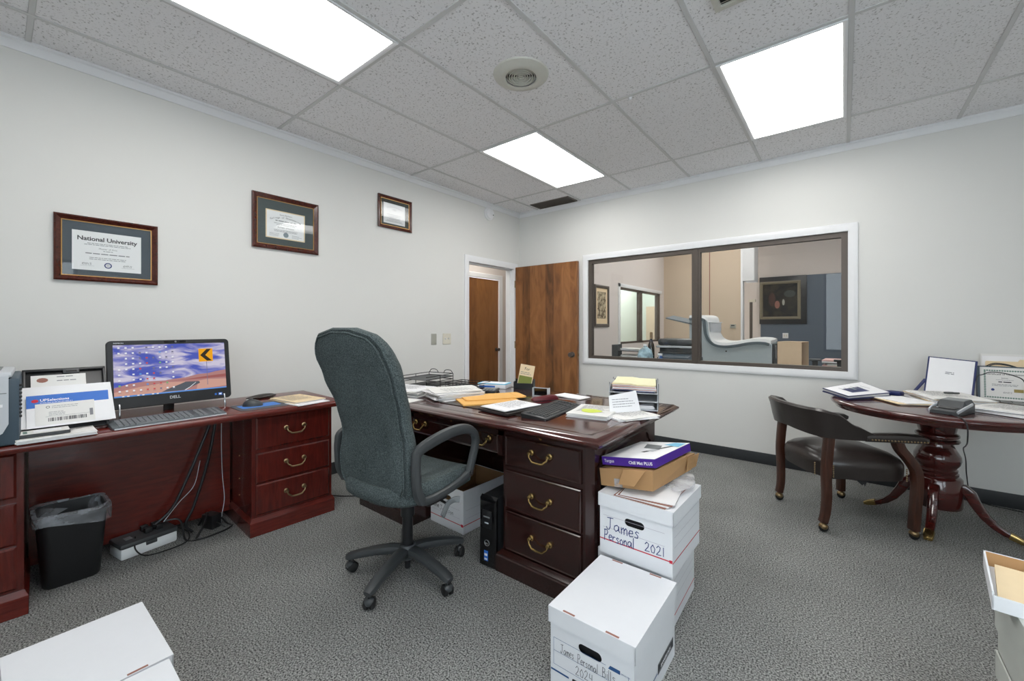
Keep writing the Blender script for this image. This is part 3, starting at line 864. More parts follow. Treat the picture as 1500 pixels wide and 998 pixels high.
diploma('framed certificate highest and nearest the door, dark green mat', -2.119, -1.745, 2.149, 2.452, 0.028, M['mat_green'], (-2.059, -1.82, 2.199, 2.388), print_three)

# ================================================================== CREDENZA (local x along its front, y towards the wall)
def bail(parent, x, y, z, w, mat, name='handle'):
    """swan-neck bail pull with two rosettes, front faces -y"""
    q = local(parent)
    X0 = q.X
    for s_ in (-1, 1):
        q.X = Matrix.Translation((x + s_ * w / 2, y, z)) @ Matrix.Rotation(PI / 2, 4, 'X')
        q.lathe([(0.001, 0), (0.013, 0), (0.014, 0.003), (0.008, 0.006), (0.007, 0.014), (0.010, 0.018), (0.008, 0.024), (0.001, 0.025)], mat, n=16)
    q.X = X0
    pts = [(-w / 2, -0.02, 0), (-w * .47, -0.024, -0.016), (-w * .36, -0.027, -0.026), (-w * .26, -0.028, -0.034), (0, -0.028, -0.036), (w * .26, -0.028, -0.034), (w * .36, -0.027, -0.026), (w * .47, -0.024, -0.016), (w / 2, -0.02, 0)]
    P = spline([(x + a, y + b, z + c) for a, b, c in pts], 4)
    n = len(P) - 1
    q.tube(P, [0.0034 + 0.0016 * math.sin(PI * i / n) for i in range(n + 1)], mat, 8)
    return q.build(name)

def drawer(root, x0, x1, yf, z0, z1, mat, brass, hw=0.1, hx=None, hz=None, lip=True):
    q = local(root)
    e = 0.008
    q.rings([[(x0, yf + 0.004, z0), (x1, yf + 0.004, z0), (x1, yf + 0.004, z1), (x0, yf + 0.004, z1)],
             [(x0, yf - 0.006, z0), (x1, yf - 0.006, z0), (x1, yf - 0.006, z1), (x0, yf - 0.006, z1)],
             [(x0 + e, yf - 0.012, z0 + e), (x1 - e, yf - 0.012, z0 + e), (x1 - e, yf - 0.012, z1 - e), (x0 + e, yf - 0.012, z1 - e)]], mat)
    d_ = q.build('drawer', smooth=0)
    for h in (hx if hx else [(x0 + x1) / 2]):
        b = bail(d_, h, yf - 0.012, hz if hz else (z0 + z1) / 2 + 0.012, hw, brass)
        b.parent = d_
    return d_

CRZ = thing('credenza', 'red mahogany credenza with brass-handled drawers along the left wall', 'credenza', (0.637, -3.376, 0), 92.86 - 0)
CRZ.rotation_euler = (0, 0, math.radians(90 - 2.6)); CRZ.matrix_world = Matrix.LocRotScale(Vector(CRZ.location), CRZ.rotation_euler.to_matrix(), None)
CW, CWV = M['cherry'], M['cherry_v']
def ped(x0, x1, nm):
    q = local(CRZ)
    q.box(x0 + 0.008, x1 - 0.008, 0.012, 0.53, 0.02, 0.705, CWV)
    q.build('pedestal')
    q = local(CRZ)
    q.box(x0 - 0.006, x1 + 0.006, -0.006, 0.536, 0, 0.082, CW, 0.002, 1)
    q.rings([[(x0 - 0.006, -0.006, 0.082), (x1 + 0.006, -0.006, 0.082), (x1 + 0.006, 0.536, 0.082), (x0 - 0.006, 0.536, 0.082)],
             [(x0 - 0.001, -0.001, 0.09), (x1 + 0.001, -0.001, 0.09), (x1 + 0.001, 0.531, 0.09), (x0 - 0.001, 0.531, 0.09)],
             [(x0 + 0.006, 0.008, 0.106), (x1 - 0.006, 0.008, 0.106), (x1 - 0.006, 0.524, 0.106), (x0 + 0.006, 0.524, 0.106)]], CW)
    q.build('plinth')
    for z0, z1, hz in ((0.118, 0.298, 0.222), (0.306, 0.482, 0.405), (0.505, 0.692, 0.610)):
        drawer(CRZ, x0 + 0.028, x1 - 0.028, 0.010, z0, z1, CWV, M['old_brass'], 0.105, hz=hz)
ped(0.0, 0.488, 'r'); ped(-1.335, -0.845, 'l')
q = local(CRZ)
prof = [(-0.075, 0.708), (-0.083, 0.716), (-0.086, 0.726), (-0.083, 0.738), (-0.074, 0.745)]
q.rings([[(x, y, z) for y, z in prof] + [(x, 0.545, 0.745), (x, 0.545, 0.705), (x, -0.03, 0.705)] for x in (-1.40, 0.512)], M['cherry'])
q.build('top')
q = local(CRZ); q.box(-0.845, 0.0, 0.40, 0.42, 0.05, 0.705, CW); q.build('modesty_panel')
for z in (0.30, 0.44, 0.20):
    q = local(CRZ); q.ball((-0.002, 0.2, z), 0.004, M['old_brass'], 8, 6); q.build('shelf_pin')

def on_cred(name, label, cat, x, y, z, a=0.0, group=None):
    """thing standing on the credenza: world x, y and turn relative to the credenza"""
    return thing(name, label, cat, (x, y, z), 87.4 + a, group)
CZ = 0.7455

# all-in-one computer: local x to the right, -y to the viewer
t = on_cred('desktop_monitor', 'black all-in-one computer showing a desert road wallpaper', 'monitor', 0.36, -3.665, CZ, 3)
TILT = Matrix.Translation((0, 0, 0.048)) @ Matrix.Rotation(math.radians(-9), 4, 'X')
MW, MH = 0.278, 0.365
q = MB(None, TILT); q.root = t
out = rect_pts(MW, MH / 2, 0.022, 5, 0, MH / 2)
q.rings([[(x * k, y, (z - MH / 2) * k + MH / 2) for x, z in out] for y, k in ((0.045, 0.9), (0.03, 0.985), (0.008, 1.0), (-0.004, 0.995), (-0.007, 0.985))], M['black_pl']); q.build('bezel')
SX, SZ0, SZ1 = 0.252, 0.062, 0.34
q = MB(None, TILT); q.root = t
# screen image: sky and cloud by noise, land, road, sign, icons - all lit
def scr(name, col, s=0.52): return glow(name, srgb(*col), s)
sky = bpy.data.materials.new('screen sky'); sky.use_nodes = True
n_ = sky.node_tree.nodes; l_ = sky.node_tree.links; n_.remove(n_['Principled BSDF'])
tc = n_.new('ShaderNodeTexCoord'); mp = n_.new('ShaderNodeMapping'); mp.inputs['Scale'].default_value = (5, 5, 16); mp.inputs['Rotation'].default_value = (0, 0.2, 0)
no = n_.new('ShaderNodeTexNoise'); no.inputs['Scale'].default_value = 1.3; no.inputs['Detail'].default_value = 5; no.inputs['Distortion'].default_value = 0.8
rp = n_.new('ShaderNodeValToRGB')
rp.color_ramp.elements[0].position = 0.40; rp.color_ramp.elements[0].color = srgb(86, 98, 186)
rp.color_ramp.elements[1].position = 0.57; rp.color_ramp.elements[1].color = srgb(210, 204, 224)
kk = rp.color_ramp.elements.new(0.48); kk.color = srgb(146, 146, 202)
em = n_.new('ShaderNodeEmission'); em.inputs[1].default_value = 0.5
l_.new(tc.outputs['Object'], mp.inputs[0]); l_.new(mp.outputs[0], no.inputs[0]); l_.new(no.outputs['Fac'], rp.inputs[0]); l_.new(rp.outputs[0], em.inputs[0]); l_.new(em.outputs[0], n_['Material Output'].inputs[0])
SC = dict(sky=sky, land=scr('screen desert', (178, 130, 128)), ridge=scr('screen ridge', (160, 98, 96)), sand=scr('screen sand', (206, 160, 146)), road=scr('screen road', (92, 96, 104)), white=scr('screen white', (232, 234, 240)),
          orange=scr('screen sign', (240, 168, 40)), arrow=scr('screen arrow', (58, 54, 44)), red=scr('screen red', (196, 86, 90)), blue=scr('screen task blue', (96, 150, 220)), green=scr('screen green', (120, 176, 120)), grey=scr('screen icon grey', (120, 118, 140)))
def sp_(u, v, k=0): return (-SX + 2 * SX * u, -0.0075 - 0.0004 * k, SZ0 + (SZ1 - SZ0) * v)
def poly(mat, pts, k): q.add([sp_(a, b, k) for a, b in pts], [tuple(range(len(pts)))], SC[mat])
poly('sky', [(0, 0), (1, 0), (1, 1), (0, 1)], 0)
poly('land', [(0, 0), (1, 0), (1, .40), (.9, .38), (.82, .345), (.72, .34), (.6, .29), (.5, .28), (.42, .26), (.25, .27), (.12, .25), (0, .18)], 1)
poly('ridge', [(.45, .24), (1, .24), (1, .31), (.82, .29), (.6, .25)], 2)
poly('sand', [(.0, .02), (.5, .02), (.62, .2), (.45, .22), (.2, .17), (0, .1)], 2)
poly('sand', [(.7, .02), (1, .05), (1, .2), (.8, .22), (.72, .2)], 2)
poly('road', [(.38, .03), (.60, .03), (.66, .09), (.735, .15), (.73, .19), (.6, .2), (.55, .16), (.46, .1)], 3)
poly('white', [(.585, .03), (.60, .03), (.65, .09), (.70, .175), (.694, .175), (.64, .09)], 4)
poly('grey', [(.808, .1), (.813, .1), (.813, .62), (.808, .62)], 3)
poly('orange', [(.735, .60), (.875, .60), (.875, .88), (.735, .88)], 4)
poly('arrow', [(.75, .74), (.815, .87), (.86, .87), (.8, .74), (.865, .615), (.815, .615)], 5)
poly('blue', [(0, 0), (1, 0), (1, .025), (0, .025)], 3)
R_ = random.Random(4)
for r_ in range(9):
    for c_ in range(9):
        if R_.random() < 0.14 or (c_ > 6 and r_ in (6, 5) and R_.random() < .4): continue
        u_, v_ = 0.035 + 0.056 * c_, 0.93 - 0.104 * r_
        poly(R_.choice(['white', 'white', 'white', 'red', 'grey', 'white', 'blue', 'green']) if c_ > 2 else R_.choice(['white', 'white', 'green' if r_ > 6 else 'white']), [(u_, v_), (u_ + .017, v_), (u_ + .017, v_ + .028), (u_, v_ + .028)], 4)
        poly('grey', [(u_ - .004, v_ - .02), (u_ + .022, v_ - .02), (u_ + .022, v_ - .014), (u_ - .004, v_ - .014)], 4)
for c_ in range(9):
    poly('white' if c_ % 3 else 'blue', [(.02 + .04 * c_, .004), (.038 + .04 * c_, .004), (.038 + .04 * c_, .022), (.02 + .04 * c_, .022)], 4)
q.build('screen', smooth=0)
q = MB(None, TILT); q.root = t
q.box(-0.04, 0.06, -0.0085, -0.006, 0.347, 0.359, M['gloss_black'], 0.002, 1); q.cyl((0.012, -0.0082, 0.353), (0.012, -0.011, 0.353), 0.005, M['chrome']); q.build('webcam', label='small webcam in the top bezel')
q = MB(None, TILT); q.root = t
q.text('DELL', (0, -0.0082, 0.03), X_, Z_, 0.022, M['silver'], 'CENTER', bold=0.03); q.build('maker_logo', smooth=0); q = MB(None, TILT); q.root = t; q.text('INSPIRON', (-0.25, -0.0082, 0.347), X_, Z_, 0.009, M['silver'], bold=0.02); q.build('lettering', smooth=0)
q = MB(None, TILT); q.root = t
q.box(0.19, 0.20, -0.0079, -0.007, 0.022, 0.034, M['mid_blue']); q.box(0.208, 0.228, -0.0079, -0.007, 0.02, 0.036, M['mid_blue']); q.box(0.212, 0.224, -0.0083, -0.0078, 0.024, 0.032, M['white_print']); q.build('stickers')
for x in (-0.235, 0.235):
    q = local(t); q.sweep([(x, -0.012, 0.075), (x, -0.025, 0.04), (x, -0.03, 0.006), (x, -0.028, 0.0)], (0.008, 0.012), M['chrome'], up=(0, 1, 0)); q.build('foot')
q = local(t); q.sweep([(0, 0.05, 0.22), (0, 0.12, 0.10), (0, 0.135, 0.0)], (0.05, 0.01), M['black_pl'], up=(0, 1, 0)); q.build('rear_stand')

# keyboard
def keyboard(t, w, d, body, keys, wedge=0.016, rows=6, cols=20):
    q = local(t)
    pts = rect_pts(w / 2, d / 2, 0.014, 4)
    q.rings([[(x, y, 0.001) for x, y in pts], [(x, y, 0.008 + wedge * (y + d / 2) / d) for x, y in pts], [(x * .985, y * .96, 0.011 + wedge * (y + d / 2) / d) for x, y in pts]], body); q.build('case')
    kw, kd = (w - 0.04) / cols, (d - 0.035) / rows
    rest = local(t); cnt = 0
    for r in range(rows):
        for c in range(cols):
            if c in (14, 17) and cols > 15: continue
            x = -w / 2 + 0.02 + kw * c; y = -d / 2 + 0.012 + kd * r
            if r == 0 and 3 <= c <= 8:
                if c > 3: continue
                x1 = x + kw * 6 - 0.002
            else: x1 = x + kw - 0.002
            zz = 0.010 + wedge * (y + d / 2) / d
            q = local(t) if cnt < 98 else rest
            q.rings([[(x, y, zz), (x1, y, zz), (x1, y + kd - .002, zz + .001), (x, y + kd - .002, zz + .001)], [(x + .002, y + .002, zz + .006), (x1 - .002, y + .002, zz + .006), (x1 - .002, y + kd - .005, zz + .007), (x + .002, y + kd - .005, zz + .007)]], keys)
            if cnt < 98: q.build('key', smooth=0)
            cnt += 1
    if rest.v: rest.build('back_row_keys', smooth=0, kind='stuff')
t = on_cred('keyboard', 'grey wired keyboard in front of the desktop monitor', 'keyboard', 0.60, -3.735, CZ, 4)
keyboard(t, 0.46, 0.155, M['case_grey'], M['key_grey'])
q = local(t); q.sweep([(-0.225, -0.078, 0.004), (0.225, -0.078, 0.004)], (0.006, 0.006), M['silver']); q.build('front_strip', label='silver front edge strip')

t = on_cred('mouse_pad', 'grey and blue mouse pad on the credenza right of the keyboard', 'mouse pad', 0.545, -3.29, CZ, 2)
q = local(t); q.prism(rect_pts(0.135, 0.115, 0.03, 5), 0, 0.003, M['pad_grey']); q.build('pad')
q = local(t); q.prism(rect_pts(0.105, 0.06, 0.008, 3, -0.005, 0.01), 0.003, 0.0036, M['pad_blue']); q.build('printed_panel')
def mouse(t):
    q = local(t)
    rs = []
    for i in range(9):
        a = PI / 2 * i / 8
        k, z = math.cos(a), math.sin(a)
        k = max(k, .03)
        rs.append([(0.034 * k * math.cos(2 * PI * j / 20), 0.056 * k * math.sin(2 * PI * j / 20) * (1 if math.sin(2 * PI * j / 20) > 0 else .95), 0.004 + 0.036 * z + 0.004 * z * math.sin(2 * PI * j / 20)) for j in range(20)])
    q.rings([[(x, y, 0.0) for x, y, z in rs[0]]] + rs, M['arm_pl']); q.build('shell')
    q = local(t); q.box(-0.003, 0.003, 0.018, 0.036, 0.034, 0.0405, M['silver'], 0.002, 1); q.build('scroll_wheel')
t = on_cred('computer_mouse', 'dark grey computer mouse on the blue mouse pad', 'mouse', 0.525, -3.325, CZ + 0.0036, 62); mouse(t)
t = on_cred('glasses_case', 'dark glasses case lying behind the mouse pad', 'case', 0.27, -3.185, CZ, 8)
q = local(t)
q.rings([[(x, 0.03 * math.sin(PI * min(1, max(0, (x + 0.095) / 0.19))) ** .4 * math.cos(2 * PI * j / 16), 0.014 + (0.014 + 0.008 * (x + .09) / .18) * math.sin(PI * min(1, max(0.02, (x + 0.095) / 0.19))) ** .5 * math.sin(2 * PI * j / 16)) for j in range(16)] for x in [-0.092 + 0.0184 * i for i in range(11)]], M['leather']); q.build('shell')
q = local(t); q.box(-0.07, 0.07, -0.031, -0.028, 0.013, 0.015, M['chrome']); q.build('clasp')

def sheets(mb, cx, cy, z, w, d, ang, n, th, mats, jit=0.01, ja=4, seed=1, curl=0.0):
    """loose pile of sheets"""
    R = random.Random(seed)
    for i in range(n):
        a = math.radians(ang + R.uniform(-ja, ja)); dx, dy = R.uniform(-jit, jit), R.uniform(-jit, jit)
        c, s_ = math.cos(a), math.sin(a)
        z0 = z + i * th
        N = 5
        cu = R.uniform(0, curl)
        top, bot = [], []
        for r in range(N + 1):
            for k in range(N + 1):
                x, y = (k / N - .5) * w, (r / N - .5) * d
                e = max(abs(k / N - .5), abs(r / N - .5)) * 2
                h = cu * max(0, e - .55) ** 2 * (1 if (k < N / 2) else .3)
                p = (cx + dx + x * c - y * s_, cy + dy + x * s_ + y * c)
                top.append((p[0], p[1], z0 + th * .9 + h)); bot.append((p[0], p[1], z0 + h))
        fs = []
        W = N + 1
        for r in range(N):
            for k in range(N):
                a0 = r * W + k
                fs.append((a0, a0 + 1, a0 + W + 1, a0 + W)); fs.append((W * W + a0, W * W + a0 + W, W * W + a0 + W + 1, W * W + a0 + 1))
        edge = [k for k in range(W)] + [r * W + N for r in range(1, W)] + [N * W + k for k in range(N - 1, -1, -1)] + [r * W for r in range(N - 1, 0, -1)]
        for e0, e1 in zip(edge, edge[1:] + edge[:1]):
            fs.append((e0, W * W + e0, W * W + e1, e1))
        mb.add(top + bot, fs, mats[i % len(mats)])
    return z + n * th
def paper_pile(name, label, cat, x, y, z, w, d, ang, n, th, mats=None, group=None, seed=1, jit=0.01, ja=4, curl=0.0, prn=True, mark=None):
    t = thing(name, label, cat, (x, y, z), 0, group)
    q = MB(t); zt = sheets(q, x, y, z + 0.0005, w, d, ang, n, th, mats or [M['paper'], M['paper2']], jit, ja, seed, curl); q.build('sheets', smooth=30)
    if prn:
        a = math.radians(ang); r = (math.cos(a), math.sin(a), 0); u = (-math.sin(a), math.cos(a), 0)
        q = MB(t); o_ = Vector((x, y, zt + 0.0008)) - Vector(r) * w * .38 + Vector(u) * d * .38
        q.lines(o_, r, u, w * .76, 9, d * .075, d * .018, M['ink'], .7, False, seed); q.build('printed_text', smooth=0)
    return t, zt
t, _ = paper_pile('open_notebook', 'open cream notebook pages on the right end of the credenza', 'notebook', 0.52, -3.06, CZ, 0.20, 0.30, 96, 5, 0.003, [M['paper2'], M['buff'], M['paper']], seed=3, jit=.006, ja=1.5)
q = MB(t); q.obox(0.66, -3.06, CZ + 0.001, CZ + 0.005, 0.15, 0.21, 8, M['paper']); q.build('lower_sheet')

# printer at the left edge
t = on_cred('printer', 'silver and navy printer cut by the left edge of the photo', 'printer', 0.475, -4.466, CZ)
q = local(t); q.box(-0.235, 0.235, -0.2, 0.21, 0.0, 0.275, M['navy_pl'], 0.012); 
for k in range(9): q.box(0.232, 0.24, -0.195, -0.17, 0.11 + 0.016 * k, 0.119 + 0.016 * k, M['black_pl'], 0.002, 1)
q.build('body')
q = local(t); pts = [(0.205, 0.0)] ; pts = [(-0.205, .285), (0.205, .285), (0.205, .09), (0.19, .055), (0.16, .036), (-0.16, .036), (-0.19, .055), (-0.205, .09)]
q.extr([(x, -0.2, z) for x, z in pts], (0, -0.014, 0), M['silver']); q.box(-0.2, 0.2, -0.2155, -0.213, 0.214, 0.217, M['grey_pl'])
q.lines((0.02, -0.2148, 0.16), X_, Z_, 0.17, 1, .01, .012, M['white_print'], 1, False, 2); q.cyl((0.12, -0.214, 0.05), (0.12, -0.216, 0.05), 0.006, M['grey_pl']); q.build('front_panel', label='silver front panel')
q = local(t); q.box(-0.22, 0.215, -0.205, 0.16, 0.276, 0.30, M['silver'], 0.008); q.box(-0.18, 0.18, -0.12, 0.12, 0.298, 0.304, M['grey_pl'], 0.003); q.build('lid', label='silver top cover')

# leaning black letter tray with post in it
t = on_cred('document_tray', 'black tilted document tray leaning behind white envelope, beside the printer', 'document tray', 0.47, -4.094, CZ, 2)
def lean(base_y, deg, z0=0.0): return Matrix.Translation((0, base_y, z0)) @ Matrix.Rotation(math.radians(-deg), 4, 'X')
LM = lean(-0.09, 30, 0.012)
q = MB(None, LM); q.root = t
q.box(-0.135, 0.135, 0.0, 0.012, 0, 0.31, M['black_pl'], 0.003)
for x in (-0.135, 0.125): q.box(x, x + 0.01, -0.012, 0.0, 0, 0.31, M['black_pl'], 0.002)
q.box(-0.135, 0.135, -0.012, 0, 0.298, 0.31, M['black_pl'], 0.002); q.box(-0.01, 0.045, -0.016, -0.006, 0.28, 0.305, M['arm_pl'], 0.003); q.box(0.0, 0.036, -0.0175, -0.014, 0.287, 0.295, M['gloss_black'])
q.build('panel')
for sd in (-1, 1):
    q = local(t); q.sweep([(sd * 0.128, 0.055, 0.25), (sd * 0.13, 0.14, 0.0)], (0.012, 0.008), M['black_pl'], up=(0, 1, 0)); q.build('easel_leg')
def leaner(name, label, cat, LMx, fn):
    t2 = thing(name, label, cat, t.location, 0); t2.rotation_euler = t.rotation_euler; t2.matrix_world = t.matrix_world.copy()
    q = MB(None, LMx); q.root = t2; fn(q); return q.build('sheet', smooth=0)
def f1(q):
    q.box(-0.11, 0.065, -0.0155, -0.0145, 0.03, 0.275, M['paper2']); q.ball((-0.075, -0.0158, 0.25), (0.018, 0.0004, 0.012), M['slot'], 14, 6)
    q.lines((-0.03, -0.0162, 0.262), X_, Z_, 0.08, 2, 0.02, 0.004, M['ink'], .7)
leaner('letter', 'white letter with brown crest at the back of the tilted tray', 'letter', LM, f1)
def f2(q):
    z0, z1 = 0.015, 0.215
    q.hexa([(-0.155, -0.036, z0), (0.155, -0.036, z0), (0.155, -0.028, z0), (-0.155, -0.028, z0)], [(-0.155, -0.022, z1), (0.148, -0.022, z1), (0.148, -0.017, z1), (-0.155, -0.017, z1)], M['paper'])
leaner('mailing_envelope', 'large white padded envelope leaning on the black tray', 'envelope', LM, f2)
def f3(q):
    y = -0.038
    q.box(-0.125, 0.14, y - 0.002, y, 0.012, 0.165, M['paper'])
    q.box(-0.125, 0.135, y - 0.0026, y - 0.002, 0.105, 0.165, M['mid_blue']); q.box(-0.1, 0.085, y - 0.0034, y - 0.0026, 0.02, 0.122, M['paper2']); q.box(0.085, 0.14, y - 0.0034, y - 0.0026, 0.02, 0.115, M['paper'])
    q.ball((-0.10, y - 0.0028, 0.138), (0.011, 0.0006, 0.008), M['red_line'], 14, 6)
    q.text('UPSelections', (-0.085, y - 0.0031, 0.134), X_, Z_, 0.017, M['white_print'], bold=0.02)
    q.lines((-0.085, y - 0.0031, 0.126), X_, Z_, 0.1, 1, .01, .002, M['white_print'], 1)
    ring_ = [(-0.062 + 0.006 * math.cos(2 * PI * j / 14), 0.104 + 0.006 * math.sin(2 * PI * j / 14)) for j in range(14)]
    q.rings([[(x, y - 0.0038, z) for x, z in ring_], [(-0.062 + (x + .062) * .7, y - 0.0038, 0.104 + (z - .104) * .7) for x, z in ring_]], M['dark_ink'], False, False)
    q.lines((-0.05, y - 0.0038, 0.106), X_, Z_, 0.11, 2, 0.008, 0.002, M['ink'], .7)
    q.lines((-0.06, y - 0.0038, 0.078), X_, Z_, 0.06, 3, 0.007, 0.002, M['ink'], .7)
    q.quad((-0.07, y - 0.0038, 0.058), (0.14, 0, 0), (0, 0, 0.001), M['ink'])
    Rb = random.Random(9); x = -0.062
    while x < 0.055:
        w_ = Rb.choice([.001, .002, .003]); q.quad((x, y - 0.0038, 0.035), (w_, 0, 0), (0, 0, 0.017), M['dark_ink']); x += w_ + Rb.choice([.001, .002, .003])
    q.quad((0.068, y - 0.0038, 0.045), (0.011, 0, 0), (0, 0, 0.034), M['ink'])
leaner('parcel_label_sheet', 'white shipping letter with a blue band in front of the padded envelope', 'letter', LM, f3)

t, zt = paper_pile('paper_stack', 'white printed papers stacked at the credenza edge below the leaning tray', 'papers', 0.60, -4.135, CZ, 0.235, 0.20, 90, 6, 0.003, seed=11, jit=.003, ja=1)
t = on_cred('flat_case', 'flat dark case with pale green printed top, on the papers by the printer', 'case', 0.63, -4.172, zt + 0.0015, 2)
q = local(t); q.box(-0.075, 0.075, -0.05, 0.05, 0, 0.014, M['arm_pl'], 0.002, 1); q.build('body')
q = local(t); q.box(-0.073, 0.073, -0.048, 0.048, 0.0141, 0.0147, M['paper2']); q.quad((-0.06, -0.03, 0.0149), (0.012, 0, 0), (0, 0.06, 0), M['green_ink']); q.quad((-0.03, -0.02, 0.0149), (0.08, 0, 0), (0, 0.045, 0), M['white_print']); q.build('printed_cover', smooth=0)

# ================================================================== UNDER THE CREDENZA
t = thing('waste_bin', 'black plastic waste bin with clear liner under the credenza', 'waste bin', (0.345, -4.07, 0), 0)
q = local(t)
def binring(hx, hy, z, k=0.04): return [(x, y, z) for x, y in rect_pts(hx, hy, k, 5)]
q.rings([binring(.09, .095, 0), binring(.093, .098, 0.006), binring(.128, .118, .325), binring(.135, .125, .325), binring(.135, .125, .337), binring(.124, .114, .337), binring(.088, .092, 0.01)], M['black_pl']); q.build('bin')
q = local(t); R_ = random.Random(3)
def lr(hx, hy, z, amp, zz=0.0):
    out = []
    for i, (x, y) in enumerate(rect_pts(hx, hy, .05, 6)):
        a = math.atan2(y, x)
        out.append((x * (1 + amp * math.sin(5 * a + 1)), y * (1 + amp * math.sin(7 * a)), z + zz * (math.cos(a + 0.9)) + amp * .12 * math.sin(9 * a)))
    return out
q.rings([lr(.07, .08, .12, .05), lr(.11, .10, .2, .06), lr(.118, .108, .3, .03), lr(.128, .118, .35, .02, .006), lr(.142, .132, .348, .02, .008), lr(.144, .134, .315, .03, .02), lr(.141, .131, .275, .03, .035)], M['liner'], True, False); q.build('liner', label='translucent bin liner folded over the rim')

t = thing('battery_backup', 'white and dark battery backup strip lying on the carpet by the bin', 'battery backup', (0.29, -3.785, 0), 10)
q = local(t); q.box(-0.075, 0.075, -0.125, 0.125, 0.001, 0.062, M['machine_white'], 0.012); q.build('body')
q = local(t); q.box(-0.079, 0.079, -0.129, 0.129, 0.056, 0.086, M['navy_pl'] if False else M['arm_pl'], 0.014); q.box(0.07, 0.078, -0.02, 0.03, 0.04, 0.06, M['arm_pl'], 0.004)
q.build('top_cover', label='dark outlet cover')
for k in range(4):
    q = local(t); x, y = -0.035 + 0.05 * (k % 2), 0.0 + 0.05 * (k // 2) + .01
    q.box(x - 0.014, x + 0.014, y - 0.016, y + 0.016, 0.084, 0.112, M['black_pl'], 0.004); q.build('plug')
q = local(t); q.box(-0.01, 0.03, -0.09, -0.06, 0.0855, 0.088, M['grey_pl'], 0.003); q.build('power_button')
t = thing('power_adapter', 'black power adapter block on the carpet beside the drawers', 'power adapter', (0.30, -3.475, 0), 20)
q = local(t); q.box(-0.045, 0.045, -0.03, 0.03, 0.001, 0.085, M['black_pl'], 0.006); q.build('block')
q = local(t); q.tube(spline([(0.04, 0.0, 0.04), (0.06, 0.0, 0.038), (0.09, 0.02, 0.006)]), 0.0035, M['black_pl']); q.build('lead')
def cable(label, pts, r, mat, grp='loose cables under the credenza'):
    q = MB(); q.tube(spline(pts, 8), r, mat, 8); o = q.build('cable'); return tag(o, label, 'cable', grp)
cable('black cable looping on the carpet in front of the white battery backup', [(0.33, -3.83, 0.09), (0.40, -3.84, 0.05), (0.41, -3.80, 0.005), (0.43, -3.72, 0.005), (0.40, -3.62, 0.005), (0.33, -3.60, 0.03), (0.25, -3.65, 0.06)], 0.0035, M['black_pl'])
cable('long dark cable looping across the carpet towards the credenza drawers', [(0.27, -3.70, 0.11), (0.30, -3.63, 0.10), (0.38, -3.62, 0.005), (0.43, -3.56, 0.005), (0.42, -3.45, 0.005), (0.38, -3.39, 0.005), (0.33, -3.40, 0.005), (0.32, -3.43, 0.05)], 0.005, M['black_pl'])
cable('thick dark cord arching over the black power adapter', [(0.41, -3.58, 0.005), (0.37, -3.53, 0.06), (0.32, -3.50, 0.10), (0.26, -3.50, 0.07), (0.22, -3.52, 0.005)], 0.006, M['black_pl'])
cable('dark cable bundle hanging behind the kneehole, left strand', [(0.30, -3.46, 0.70), (0.29, -3.51, 0.55), (0.285, -3.58, 0.36), (0.285, -3.66, 0.18), (0.28, -3.74, 0.105)], 0.008, M['black_pl'])
cable('dark cable bundle hanging behind the kneehole, right strand', [(0.30, -3.445, 0.70), (0.295, -3.475, 0.5), (0.29, -3.51, 0.33), (0.29, -3.56, 0.16), (0.29, -3.60, 0.06), (0.30, -3.57, 0.008)], 0.008, M['black_pl'])
cable('thin white wire hanging near the right pedestal down to the adapter', [(0.26, -3.41, 0.69), (0.26, -3.412, 0.5), (0.265, -3.408, 0.3), (0.275, -3.40, 0.15), (0.28, -3.415, 0.05), (0.285, -3.42, 0.005)], 0.002, M['silver'])
cable('thin grey wire drooping behind the battery backup', [(0.29, -3.53, 0.42), (0.29, -3.56, 0.28), (0.285, -3.63, 0.2), (0.28, -3.70, 0.11)], 0.002, M['silver'])
q = MB(); q.tube(spline([(0.05, -2.84, 0.03), (0.25, -2.83, 0.006), (0.45, -2.76, 0.004), (0.58, -2.66, 0.004), (0.68, -2.55, 0.004)]), 0.004, M['black_pl'], 8)
tag(q.build('cable'), 'black cable on the carpet between credenza and executive desk', 'cable')

# ================================================================== EXECUTIVE DESK
DK = thing('executive_desk', 'large dark mahogany executive desk piled with papers', 'desk', (1.585, -2.26, 0), 0)
MW_, MV_ = M['mahogany'], M['mahogany_v']
YF, YB = -2.70, -1.92
TZ = 0.765
q = MB(DK)
X0t, X1t, Y0t, Y1t = 0.615, 2.556, -2.782, -1.742
def trect(i, z): return [(X0t + i, Y0t + i, z), (X1t - i, Y0t + i, z), (X1t - i, Y1t - i, z), (X0t + i, Y1t - i, z)]
q.rings([trect(.05, .715), trect(.02, .722), trect(.012, .732), trect(.002, .738), trect(0, .744), trect(.003, .751), trect(.012, .754), trect(.016, .758), trect(.026, .7635), trect(.034, .765)], M['desk_top']); 
q.build('top')
q = MB(DK)
for i in (.068,):
    a, b = trect(i, TZ), trect(i + .012, TZ)
    q.rings([[(x, y, TZ - .001) for x, y, z in a], [(x, y, TZ + .0006) for x, y, z in a], [(x, y, TZ + .0006) for x, y, z in b], [(x, y, TZ - .001) for x, y, z in b]], MW_, False, False)
q.build('inlay_band')
